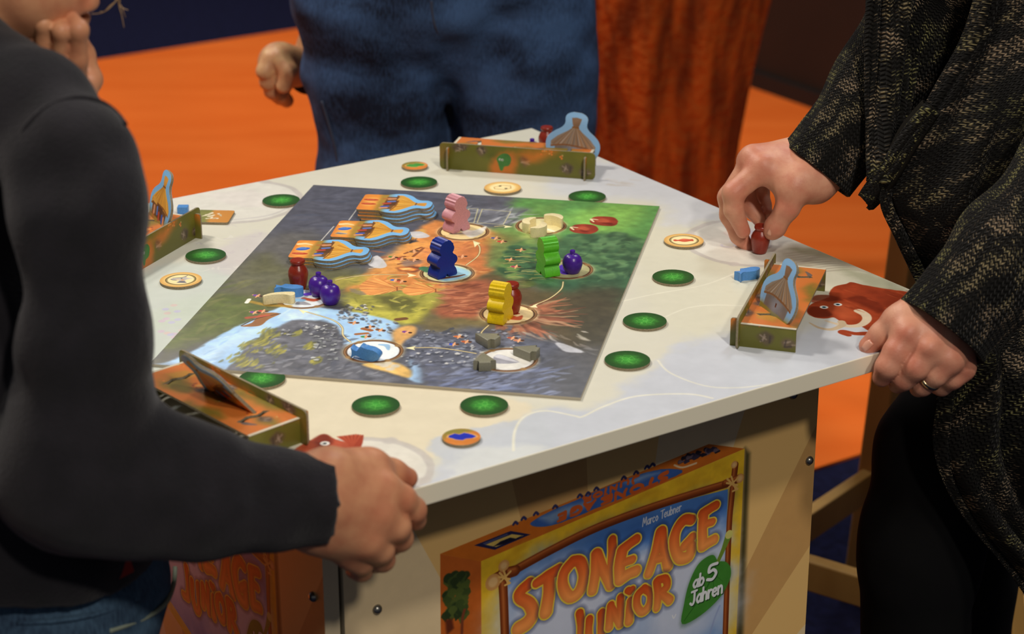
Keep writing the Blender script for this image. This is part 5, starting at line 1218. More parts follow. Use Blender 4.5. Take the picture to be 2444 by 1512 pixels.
    flush(o, [SURF(q) for q in mcp] + K([(992, 1240, 1.49), (975, 1140, 1.506), (938, 1300, 1.485), (958, 1192, 1.474)]) + [at(217, 8, 1.58), at(194, 46, 1.58)], .011, .5)
    tag(o, 'child in a dark grey sweatshirt with one hand at the mouth, one on the table', 'person')
    # sweatshirt
    s = Blob(v3(-.74, 1.24, .60), v3(-.10, 1.92, 1.30), 0.0052)
    s.ell(T_ + v3(0, 0, .88), (.125, .160, .24), .03, np.array([fwd, lf, v3(0, 0, 1)])); s.ell(T_ + v3(.02, .012, .78), (.128, .162, .12), .05, np.array([fwd, lf, v3(0, 0, 1)]))
    s.chain([at(-92, 145, 1.54), at(76, 285, 1.47), at(160, 384, 1.43)], [.046, .046, .046], .018)
    s.chain([at(160, 384, 1.43), at(186, 520, 1.405), at(190, 800, 1.395), at(190, 1010, 1.395), at(180, 1125, 1.400)], [.0460, .0475, .0490, .0540, .0580], .016)
    s.chain([at(190, 1120, 1.400), at(330, 1150, 1.408), at(470, 1175, 1.418), at(640, 1190, 1.435), at(800, 1195, 1.455)], [.0590, .0570, .0505, .0390, .0355], .016)
    s.chain([at(150, 385, 1.64), at(170, 540, 1.70), (-.53, 1.70, 1.00)], [.033, .044, .055], .03)                      # left sleeve
    s.ell((-.47, 1.565, 1.09), (.060, .065, .035), .03)
    # creases of the cloth: bends at elbow and armpit
    for L, d, r in (([(250, 990, 1.345), (330, 1090, 1.35), (330, 1230, 1.355)], .006, .022), ([(350, 1000, 1.36), (430, 1110, 1.368), (420, 1250, 1.375)], .005, .020), ([(470, 1060, 1.375), (530, 1160, 1.385), (510, 1260, 1.39)], .004, .018), ([(120, 960, 1.335), (230, 1060, 1.335), (250, 1200, 1.345)], .006, .022),
                    ([(40, 300, 1.41), (140, 440, 1.37), (170, 660, 1.352)], .006, .024), ([(120, 560, 1.352), (200, 760, 1.340), (240, 940, 1.340)], .004, .020), ([(10, 480, 1.43), (70, 700, 1.40), (90, 960, 1.38)], .007, .024), ([(590, 1080, 1.395), (620, 1180, 1.40), (600, 1280, 1.405)], .003, .016), ([(300, 500, 1.37), (320, 700, 1.36), (300, 860, 1.36)], .003, .018)):
        s.groove(K(L), r, d)
    s.noise(.055, .0035, 5); s.noise(.022, .0012, 6)
    c0, c1 = at(778, 1192, 1.452), at(640, 1190, 1.435); s.cut(c0, c0 - c1); s.hollow(at(745, 1192, 1.449), at(800, 1194, 1.455), .027, .029)
    s.F = np.maximum(s.F, -(s.all()[..., 2] - .745 - .02 * np.sin(9 * s.all()[..., 0]))); s.hollow(T_ + v3(.0, .0, .65), T_ + v3(.0, .0, .78), .105, .105)
    M_sw = material('grey_sweatshirt', (37, 35, 39), 0.95, 0.12, noise=(30, (31, 30, 33), 0.35, 0.65), bump=(420, 0.5, 0.0022), sheen=0.15)
    sw = skin_mesh('sweatshirt', s.net(), M_sw, o)
    tube('shoulder_seam', [s.hit(*q) for q in ((300, 296), (276, 266), (236, 240), (180, 232), (120, 250), (70, 290), (40, 335))], [.0016] * 7, M_sw, o)
    # jeans
    j = Blob(v3(-.74, 1.28, .0), v3(-.12, 1.86, .84), 0.0065)
    j.ell(T_ + v3(.022, .014, .70), (.122, .154, .14), .03, np.array([fwd, lf, v3(0, 0, 1)]))
    for s_ in (-1, 1):
        hp = T_ + v3(.02, .01, .60) + s_ * .078 * lf; j.chain([hp, hp + v3(-.02, -.01, -.30), hp + v3(-.03, -.02, -.555)], [.085, .065, .052], .03)
    j.noise(.05, .004, 8); j.F = np.maximum(j.F, j.all()[..., 2] - .80)
    M_jean1 = denim('child_denim', (92, 124, 150), (40, 54, 74)); jn = skin_mesh('jeans', j.net(), M_jean1, o)
    M_st = material('pale_seam_thread', (150, 160, 140), 0.8)
    tube('pocket_seam', [j.hit(*q) for q in ((418, 1352), (414, 1395), (395, 1440), (350, 1472), (300, 1492), (262, 1505))], [.0020] * 6, M_st, jn)
    tube('waist_seam', [j.hit(*q) for q in ((40, 1486), (140, 1480), (240, 1462), (330, 1430))], [.002] * 4, M_jean1, jn)
    # small red woven label on the hem
    t = box('woven_label', (-.011, -.0015, -.006), (.011, .0015, .006), material('red_woven_label', (150, 36, 20), 0.8), o, .0004); t.location = s.hit(285, 1362, .0012); t.rotation_euler = (0, -.2, .62)
    M_sh = material('dark_shoe', (30, 30, 34), 0.6)
    for s_ in (-1, 1): shoe(T_ + v3(-.01, -.01, 0) + s_ * .078 * lf, fwd, .20, M_sh, o, 0.001)
    # hair and loose strands before the face
    hb = Blob(v3(-.60, 1.49, 1.14), v3(-.33, 1.71, 1.42), 0.004); hb.ell((-.475, 1.60, 1.300), (.104, .084, .098), .01); hb.ell((-.36, 1.60, 1.25), (.058, .08, .080), .02, None, True); hb.noise(.012, .003, 12, (1, 1, .25))
    M_hair = material('blond_hair', (206, 172, 124), 0.45, 0.5, noise=(120, (120, 90, 54), 0.3, 0.7)); hr = skin_mesh('hair', hb.net(), M_hair, o)
    for L in ([(330, -120, 1.59), (290, -20, 1.585), (262, 18, 1.58), (240, 31, 1.58), (217, 33, 1.58)], [(320, -110, 1.60), (283, -10, 1.60), (255, 24, 1.60), (238, 28, 1.60)], [(270, -100, 1.60), (282, 2, 1.60), (290, 34, 1.60), (296, 66, 1.60)], [(265, -100, 1.61), (280, 0, 1.61), (292, 18, 1.61), (306, 24, 1.61)], [(300, -110, 1.605), (286, 0, 1.605), (290, 15, 1.605), (300, 42, 1.605)], [(330, -100, 1.615), (288, -12, 1.61), (262, 14, 1.61), (250, 27, 1.61)]):
        tube('hair_strand', K(L), [.00035] * (len(L) - 1) + [.0002], M_hair, hr, 5)
    return o
def denim(name, light, dark):
    m = bpy.data.materials.new(name); m.use_nodes = True; nt = m.node_tree; b = nt.nodes['Principled BSDF']; N = nt.nodes.new; L = nt.links.new
    tc = N('ShaderNodeTexCoord'); n1 = N('ShaderNodeTexNoise'); n1.inputs['Scale'].default_value = 9; n1.inputs['Detail'].default_value = 6; mp = N('ShaderNodeMapping'); mp.inputs['Scale'].default_value = (1, 1, 1.8); L(tc.outputs['Object'], mp.inputs['Vector']); L(mp.outputs['Vector'], n1.inputs['Vector'])
    n2 = N('ShaderNodeTexNoise'); n2.inputs['Scale'].default_value = 420; mp2 = N('ShaderNodeMapping'); mp2.inputs['Scale'].default_value = (1, 1, .25); L(tc.outputs['Object'], mp2.inputs['Vector']); L(mp2.outputs['Vector'], n2.inputs['Vector'])
    ad = N('ShaderNodeMath'); ad.operation = 'MULTIPLY_ADD'; ad.inputs[1].default_value = 0.35; L(n2.outputs['Fac'], ad.inputs[0]); L(n1.outputs['Fac'], ad.inputs[2])
    r = N('ShaderNodeValToRGB'); r.color_ramp.elements[0].position = .50; r.color_ramp.elements[1].position = .90; r.color_ramp.elements[0].color = rgba(dark); r.color_ramp.elements[1].color = rgba(light)
    L(ad.outputs[0], r.inputs['Fac']); L(r.outputs['Color'], b.inputs['Base Color']); b.inputs['Roughness'].default_value = .9; b.inputs['Specular IOR Level'].default_value = .15
    bp = N('ShaderNodeBump'); bp.inputs['Strength'].default_value = .35; bp.inputs['Distance'].default_value = .001; L(n2.outputs['Fac'], bp.inputs['Height']); L(bp.outputs['Normal'], b.inputs['Normal']); return m
child()

# ------------------------------------------------------------------ the woman at the right
M_skin2 = skin_mat('woman_skin', (218, 160, 130), (200, 130, 104), 0)
def knit(name):
    n, st = 1280, 20                             # a swatch of stitches, drawn once
    g = np.random.default_rng(3); Y, X = np.mgrid[0:n, 0:n].astype(np.float32); ro = (Y // st).astype(int); half = st / 2
    wob = fbm(n, n, 90, 3, 5) * 5; Xw = (X + wob) % n; co = (Xw // st).astype(int); fx = (Xw % st) / st; fy = ((Y + 2 * np.sin(X / 37)) % st) / st; ro = ((Y + 2 * np.sin(X / 37)) // st).astype(int) % (n // st)
    side = fx > 0.5; lx = np.where(side, 1 - fx, fx) * 2; v = (fy + 0.55 * lx) % 1.0
    hgt = np.clip(1 - ((v - .5) / .40) ** 2, 0, 1) * np.clip(1 - ((lx - .5) / .56) ** 4, 0, 1)
    runs = fbm(n // st, 2 * (n // st), 3.2, 3, 8) + .5 * (g.random((n // st, 2 * (n // st))) - .5); tw = runs[ro, (co * 2 + side) % (2 * (n // st))] + .25 * np.sin((fx + fy) * 9 + 3 * ro)
    lightness = np.clip((tw - .08) * 3.2, 0, 1); dark = np.array((17, 16, 14), np.float32); tan = np.array((148, 128, 102), np.float32); olv = np.array((128, 124, 78), np.float32)
    w_ = np.clip(fbm(n, n, 200, 2, 9) * 2 + .3, 0, 1)[..., None]; yarn = tan * (1 - w_) + olv * w_; Cc = dark + (yarn - dark) * (lightness * hgt ** .7)[..., None]
    ims = []
    for nm, A in ((name + '_colour', Cc / 255), (name + '_relief', np.repeat(hgt[..., None], 3, 2))):
        im = bpy.data.images.new(nm, n, n); px = np.ones((n, n, 4), np.float32); px[..., :3] = np.clip(A, 0, 1); im.pixels.foreach_set(px.ravel()); im.pack(); ims.append(im)
    ims[1].colorspace_settings.name = 'Non-Color'
    m = bpy.data.materials.new(name); m.use_nodes = True; nt = m.node_tree; b = nt.nodes['Principled BSDF']; tc = nt.nodes.new('ShaderNodeUVMap'); mp = nt.nodes.new('ShaderNodeMapping'); sc_ = 1 / (n / st * 0.0046); mp.inputs['Scale'].default_value = (sc_, sc_, 1); nt.links.new(tc.outputs[0], mp.inputs[0])
    t1, t2 = nt.nodes.new('ShaderNodeTexImage'), nt.nodes.new('ShaderNodeTexImage'); t1.image, t2.image = ims
    for t in (t1, t2): nt.links.new(mp.outputs[0], t.inputs[0])
    nt.links.new(t1.outputs[0], b.inputs['Base Color']); bp = nt.nodes.new('ShaderNodeBump'); bp.inputs['Strength'].default_value = .9; bp.inputs['Distance'].default_value = .0025; nt.links.new(t2.outputs[0], bp.inputs['Height']); nt.links.new(bp.outputs[0], b.inputs['Normal'])
    b.inputs['Roughness'].default_value = .95; b.inputs['Specular IOR Level'].default_value = .1; b.inputs['Sheen Weight'].default_value = .05; return m
M_knit = knit('marled_knit'); M_rim = material('dark_yarn', (26, 24, 20), 0.95, 0.1)
def sleeve(name, path, rad, parent, seg=40, folds=0.0):
    P = smooth_path(path, 7); R = smooth_path([[r] for r in rad], 7)[:, 0]; T = np.gradient(P, axis=0); T /= np.linalg.norm(T, axis=1)[:, None]; ref = v3(0, 0, 1.0); V, Fc, uv = [], [], []; L = 0
    rings = list(zip(P, T, R)); inner = [(P[i], T[i], R[i] - .005) for i in range(5, -1, -1)]; seq = inner + rings; ni = len(inner); Ls = []
    for i, (p, t, r) in enumerate(seq):
        ref = ref - t * (ref @ t); ref /= np.linalg.norm(ref); bn = np.cross(t, ref); k_ = max(i - ni, 0)
        for q in range(seg + 1):
            a = 2 * math.pi * q / seg; rr = r * (1 + .025 * math.sin(9 * a) * (1 if k_ < 12 else .3) + folds * math.sin(k_ * .55 + 2 * math.sin(a)) * min(1, max(0, k_ - 7) / 6))
            V.append(p + rr * (math.cos(a) * ref + math.sin(a) * bn)); uv.append((a * rad[0], (0 if i < ni else 1) * 0 + np.linalg.norm(seq[i][0] - seq[ni][0])))
    m_ = seg + 1
    for i in range(len(seq) - 1):
        for q in range(seg): a = i * m_ + q; Fc.append((a, a + m_, a + m_ + 1, a + 1))
    return mesh(name, V, Fc, M_knit, parent, True, uv)
def drape(name, left, right, nc, parent, rot=0.0, fold=(0.01, 5, 0.0), bulge=0.0, thick=0.006, rows=5):
    """sheet of cloth between two edge lines; folds run down it"""
    A_, B_ = smooth_path(K(left), rows), smooth_path(K(right), rows); V, uv, Fc = [], [], []; n = len(A_); s0 = 0; c, s = math.cos(rot), math.sin(rot)
    for i in range(n):
        if i: s0 += np.linalg.norm(A_[i] - A_[i - 1])
        for j in range(nc + 1):
            t = j / nc; p = A_[i] * (1 - t) + B_[i] * t; w_ = math.sin(math.pi * min(t * 1.15, 1)); q = t * np.linalg.norm(B_[i] - A_[i])
            p = p + v3(0.25, -1, 0.1) * (fold[0] * math.sin(fold[1] * t * 2 * math.pi + fold[2] * i / n + 0.8 * math.sin(4 * i / n)) * min(1, t * 6) + .5 * fold[0] * math.sin(2.3 * fold[1] * t * 6.28 - 1.7 * fold[2] * i / n) + bulge * w_ + (.006 if t < .05 else 0))
            V.append(p); uv.append((c * q - s * s0, s * q + c * s0))
    m_ = nc + 1
    for i in range(n - 1):
        for j in range(nc): a = i * m_ + j; Fc.append((a, a + 1, a + m_ + 1, a + m_))
    o = mesh(name, V, Fc, M_knit, parent, True, uv); md = o.modifiers.new('thickness', 'SOLIDIFY'); md.thickness = thick; md.offset = 0; o.data.materials.append(M_rim); md.material_offset_rim = 1; return o
def woman():
    c4 = lambda x, y, Y: at(1620 + x / 3.287, 300 + y / 3.287, Y); c5 = lambda x, y, Y: at(1640 + x / 3.491, 560 + y / 3.491, Y)
    h = Blob(v3(.18, 1.97, .79), v3(.44, 2.22, .99), 0.0017)            # right hand with the pot
    Fa = at(2050, 320, 2.12); wr = [c4(1075, 225, 2.118), c4(1080, 330, 2.098), c4(1060, 425, 2.082)]
    for w in wr: h.cap(Fa, w, .026, .0225, .015)
    mc = [c4(655, 330, 2.078), c4(590, 268, 2.094), c4(560, 275, 2.112), c4(590, 320, 2.130)]
    for w, q, r in ((wr[0], mc[1], .0145), (wr[0], mc[2], .0140), (wr[1], mc[0], .0150), (wr[1], mc[1], .0145), (wr[0], mc[3], .0130)): h.cap(w, q, .0215, r, .010)
    h.cap(wr[2], c4(905, 470, 2.066), .0215, .0170, .016); h.cap(c4(905, 455, 2.068), c4(780, 400, 2.075), .0150, .0125, .016)
    h.finger([c4(960, 430, 2.072), c4(890, 500, 2.064), c4(855, 640, 2.060), c4(752, 800, 2.063), c4(728, 832, 2.064)], [.0180, .0145, .0122, .0108, .0082], .009, .006)
    h.finger([mc[0], c4(430, 528, 2.068), c4(432, 660, 2.066), c4(505, 825, 2.070)], [.0135, .0115, .0100, .0078], .006)
    h.finger([mc[1], c4(392, 560, 2.092), c4(400, 700, 2.092), c4(470, 860, 2.088), c4(555, 965, 2.084)], [.0130, .0112, .0102, .0088, .0070], .006)
    h.finger([mc[2], c4(520, 520, 2.116), c4(560, 640, 2.112), c4(640, 745, 2.100)], [.0125, .0105, .0095, .0075], .006)
    h.finger([mc[3], c4(640, 520, 2.134), c4(660, 620, 2.124), c4(690, 690, 2.112)], [.0112, .0092, .0084, .0070], .006)
    for a_ in (mc[0], mc[1]): h.groove([SURF(a_ * .8 + wr[0] * .2, .012), SURF(a_ * .35 + wr[0] * .65, .016)], .004, -.0012)
    for a_ in mc[:3]: h.ell(a_ + v3(0, -.004, .006), (.0085, .0075, .0070), .006)
    h.groove([c4(800, 660, 2.046), c4(905, 640, 2.046)], .0014, .0007); h.groove([c4(815, 690, 2.046), c4(900, 668, 2.046)], .0012, .0005)
    h.groove([c4(400, 690, 2.052), c4(480, 670, 2.054)], .0013, .0006)
    e = Blob(v3(.28, 1.70, .73), v3(.50, 1.90, .90), 0.0017)            # left hand on the table edge
    Fe = at(2330, 690, 1.82); we = [c5(2005, 640, 1.812), c5(2090, 760, 1.796), c5(2190, 930, 1.794)]
    for w in we: e.cap(Fe, w, .027, .0225, .015)
    me_ = [c5(1850, 830, 1.783), c5(2020, 950, 1.771), c5(2165, 1030, 1.774), c5(2285, 1105, 1.786)]
    for w, q, r in ((we[0], me_[0], .0145), (we[1], me_[0], .0145), (we[1], me_[1], .0140), (we[2], me_[2], .0135), (we[2], me_[3], .0130), (we[1], me_[2], .0140)): e.cap(w, q, .0205, r, .010)
    e.cap(we[0], c5(1790, 690, 1.800), .0180, .0135, .014)
    e.finger([c5(1840, 670, 1.800), c5(1730, 720, 1.803), c5(1620, 830, 1.803), c5(1510, 925, 1.804)], [.0140, .0122, .0112, .0090], .007, .005)
    e.finger([me_[0], c5(1745, 975, 1.774), c5(1668, 1100, 1.770), c5(1622, 1190, 1.776)], [.0140, .0122, .0108, .0088], .006)
    e.finger([me_[1], c5(1905, 1100, 1.766), c5(1805, 1200, 1.772), c5(1752, 1245, 1.782)], [.0138, .0120, .0102, .0086], .006)
    e.finger([me_[2], c5(2065, 1160, 1.770), c5(1960, 1250, 1.778), c5(1925, 1280, 1.790)], [.0130, .0114, .0098, .0082], .006)
    e.finger([me_[3], c5(2210, 1190, 1.780), c5(2120, 1258, 1.790), c5(2080, 1265, 1.802)], [.0122, .0102, .0088, .0074], .006)
    for q in me_: e.ell(q + v3(-.002, -.009, .004), (.0078, .0062, .0066), .005)
    for a_, b_ in ((me_[0], we[0]), (me_[1], we[1]), (me_[2], we[1])): e.groove([SURF(a_ * .8 + b_ * .2, .012), SURF(a_ * .4 + b_ * .6, .014)], .0035, -.0012)
    e.groove([c5(1930, 840, 1.765), c5(1830, 990, 1.758)], .007, .0012); e.groove([c5(2080, 960, 1.757), c5(1990, 1110, 1.752)], .007, .0010)
    tn = e.hit(2067, 822), e.hit(2085, 806), h.hit(1843, 553), h.hit(1862, 520)
    b = Blob(v3(.28, 1.76, 0), v3(1.0, 2.44, 1.78), 0.012)
    b.ell((.64, 2.08, 1.08), (.105, .15, .30), .04); b.ell((.655, 2.08, .90), (.095, .120, .12), .05); b.cap((.62, 2.08, 1.36), (.58, 2.08, 1.50), .055, .05, .03); b.ell((.545, 2.08, 1.60), (.095, .075, .115), .02); b.ell((.50, 2.08, 1.55), (.055, .055, .055), .02); b.ell((.445, 2.08, 1.585), (.018, .014, .018), .012)
    b.chain([(.66, 1.97, 1.31), at(2760, 250, 1.93), at(2570, 465, 1.888), Fe], [.05, .042, .038, .028], .02); b.chain([(.66, 2.20, 1.31), at(2400, -240, 2.12), at(2200, 55, 2.138), Fa], [.05, .042, .036, .028], .02)
    kn, an = at(2195, 1290, 1.99), None
    b.chain([(.64, 2.03, .88), kn, (kn[0] + .015, 2.00, .08)], [.075, .045, .032], .02); kn2 = v3(.52, 2.16, .50); b.chain([(.65, 2.17, .88), kn2, (.54, 2.17, .08)], [.070, .042, .032], .02)
    o = skin_mesh('person', [h.net(), e.net(), b.net()], M_skin2)
    flush(o, [SURF(q) for q in mc + me_] + [c5(1510, 925, 1.796), c5(1622, 1190, 1.768), c5(1745, 975, 1.764), c5(1905, 1100, 1.757), c4(430, 528, 2.058), c4(505, 825, 2.062), c4(728, 832, 2.056), c4(855, 640, 2.05), c4(555, 965, 2.075)], .015, .42)
    tag(o, 'woman in a dark marled knit cardigan and black trousers, holding a red pot', 'person')
    # nails
    M_nail = material('pale_nail', (222, 162, 136), 0.3)
    def nail(P_, axis, nrm, w_, l_):
        a = np.asarray(axis, float); a /= np.linalg.norm(a); n_ = np.asarray(nrm, float); n_ -= a * (n_ @ a); n_ /= np.linalg.norm(n_); s_ = np.cross(n_, a); V, Fc = [], []
        for i in range(7):
            for j in range(7):
                x, y = (i - 3) / 3, (j - 3) / 3; k_ = math.sqrt(max(1 - .5 * y * y, 0)) ; V.append(np.asarray(P_) + a * (y * l_) + s_ * (x * w_ * k_) + n_ * (-.0022 * x * x - .0006 * y * y))
        for i in range(6):
            for j in range(6): a_ = i * 7 + j; Fc.append((a_, a_ + 7, a_ + 8, a_ + 1))
        q = mesh('fingernail', V, Fc, M_nail, o, True); md = q.modifiers.new('thickness', 'SOLIDIFY'); md.thickness = .0006; return q
    nail(tn[0] + v3(0, -.0003, .0004), tn[0] - tn[1], v3(-.15, -.62, .78), .0044, .0056); nail(tn[2] + v3(0, -.0003, .0002), tn[2] - tn[3], v3(.35, -.85, .4), .0040, .0054)
    # ring on the fourth finger
    a, b_ = c5(2065, 1160, 1.770), c5(1960, 1250, 1.778); ax = (b_ - a) / np.linalg.norm(b_ - a); cen = a + (b_ - a) * .42; u = np.cross(ax, v3(0, 0, 1)); u /= np.linalg.norm(u); w_ = np.cross(ax, u); V, Fc = [], []
    for i in range(40):
        for j in range(8):
            A1, A2 = 2 * math.pi * i / 40, 2 * math.pi * j / 8; r = .0116 + .0009 * math.cos(A2); V.append(cen + r * (math.cos(A1) * u + math.sin(A1) * w_) + ax * .0020 * math.sin(A2))
    for i in range(40):
        for j in range(8): Fc.append((i * 8 + j, i * 8 + (j + 1) % 8, ((i + 1) % 40) * 8 + (j + 1) % 8, ((i + 1) % 40) * 8 + j))
    rg = mesh('finger_ring', V, Fc, material('pale_gold', (226, 206, 160), 0.18, metal=1.0), o, True); rg['label'] = 'plain gold ring'
    # black top and trousers
    M_blk = material('black_cloth', (11, 11, 12), 0.9, 0.15)
    t = Blob(v3(.34, 1.78, .70), v3(.95, 2.42, 1.42), 0.010); t.ell((.645, 2.09, 1.10), (.150, .185, .36), .04); t.ell((.655, 2.09, .86), (.12, .150, .12), .05); t.noise(.07, .006, 3); skin_mesh('black_top', t.net(), M_blk, o)
    l = Blob(v3(.26, 1.78, .0), v3(.95, 2.40, 1.02), 0.0075)
    l.ell((.655, 2.09, .88), (.12, .150, .13), .05); l.chain([(.64, 2.04, .86), at(2265, 1080, 2.00), kn, (kn[0] + .005, 1.995, .30), (kn[0] + .015, 2.00, .06)], [.100, .074, .0625, .056, .050], .03); l.chain([(.65, 2.17, .86), (.58, 2.165, .66), kn2 + v3(.02, 0, 0), (.54, 2.17, .06)], [.095, .074, .062, .050], .03)
    l.noise(.05, .005, 4); skin_mesh('trousers', l.net(), M_blk, o)
    M_sh = material('black_shoe', (18, 17, 17), 0.5)
    for q in ((kn[0] + .015, 2.00, 0), (.54, 2.17, 0)): shoe(q, (-1, -.1, 0), .25, M_sh, o, 0.001)
    # cardigan: sleeves and hanging fronts
    cg = link('cardigan', None, o); cg['label'] = 'marled black and tan knit cardigan'
    sleeve('sleeve', K([(1948, 408, 2.100), (1985, 362, 2.106), (2060, 262, 2.122), (2150, 130, 2.135), (2250, -20, 2.14), (2400, -240, 2.12)]) + [v3(.66, 2.20, 1.33)], [.0445, .0445, .0480, .0560, .0640, .0700, .080], cg, folds=.05)
    sleeve('sleeve', K([(2246, 792, 1.797), (2288, 740, 1.806), (2370, 650, 1.828), (2470, 560, 1.860), (2600, 440, 1.900), (2760, 250, 1.93)]) + [v3(.66, 1.97, 1.32)], [.0480, .0470, .0540, .0640, .0740, .080, .085], cg, folds=.06)
    drape('far_front', [(2066, -120, 2.10), (2068, 0, 2.10), (2064, 120, 2.09), (2060, 250, 2.075), (2060, 350, 2.06), (2066, 430, 2.045)], [(2230, -120, 2.10), (2216, 0, 2.10), (2196, 120, 2.09), (2172, 250, 2.07), (2150, 330, 2.05), (2128, 420, 2.03)], 26, cg, 0.0, (.006, 2.2, 3.0), .02)
    drape('twisted_band', [(2046, 458, 2.055), (2074, 420, 2.040), (2110, 368, 2.028), (2150, 300, 2.02), (2200, 240, 2.01)], [(2078, 500, 2.04), (2110, 462, 2.025), (2146, 410, 2.010), (2190, 340, 2.00), (2240, 270, 1.995)], 14, cg, 0.9, (.003, 1.0, 2.0), .012)
    drape('near_front', [(2360, -140, 2.03), (2330, -20, 2.03), (2296, 90, 2.03), (2240, 190, 2.03), (2180, 290, 2.03), (2124, 390, 2.03), (2090, 470, 2.03), (2128, 560, 2.03), (2172, 650, 2.025), (2206, 730, 1.98), (2236, 840, 1.93), (2236, 950, 1.905), (2226, 1050, 1.90), (2244, 1140, 1.90), (2300, 1240, 1.90), (2385, 1340, 1.895), (2470, 1450, 1.89), (2540, 1540, 1.88)],
          [(2760, -140, 1.93), (2760, -20, 1.93), (2760, 90, 1.93), (2750, 190, 1.93), (2750, 290, 1.93), (2750, 380, 1.93), (2750, 460, 1.93), (2750, 540, 1.93), (2750, 620, 1.93), (2750, 700, 1.89), (2750, 800, 1.86), (2750, 900, 1.85), (2750, 1000, 1.84), (2760, 1080, 1.84), (2780, 1180, 1.84), (2800, 1280, 1.84), (2820, 1380, 1.84), (2840, 1500, 1.84)], 90, cg, -0.55, (.009, 3.2, 7.0), .035)
    hb = Blob(v3(.42, 1.96, 1.45), v3(.68, 2.20, 1.76), 0.008); hb.ell((.560, 2.08, 1.625), (.105, .090, .115), .01); hb.ell((.45, 2.08, 1.57), (.06, .08, .07), .02, None, True); skin_mesh('hair', hb.net(), material('brown_hair', (70, 46, 30), .5), o)
    return o
woman()
P_ = at(1813, 590, 2.070); pot((P_[0], P_[1], P_[2] - .005), 'red pot held between the fingertips of the woman', (.06, .03, 0))

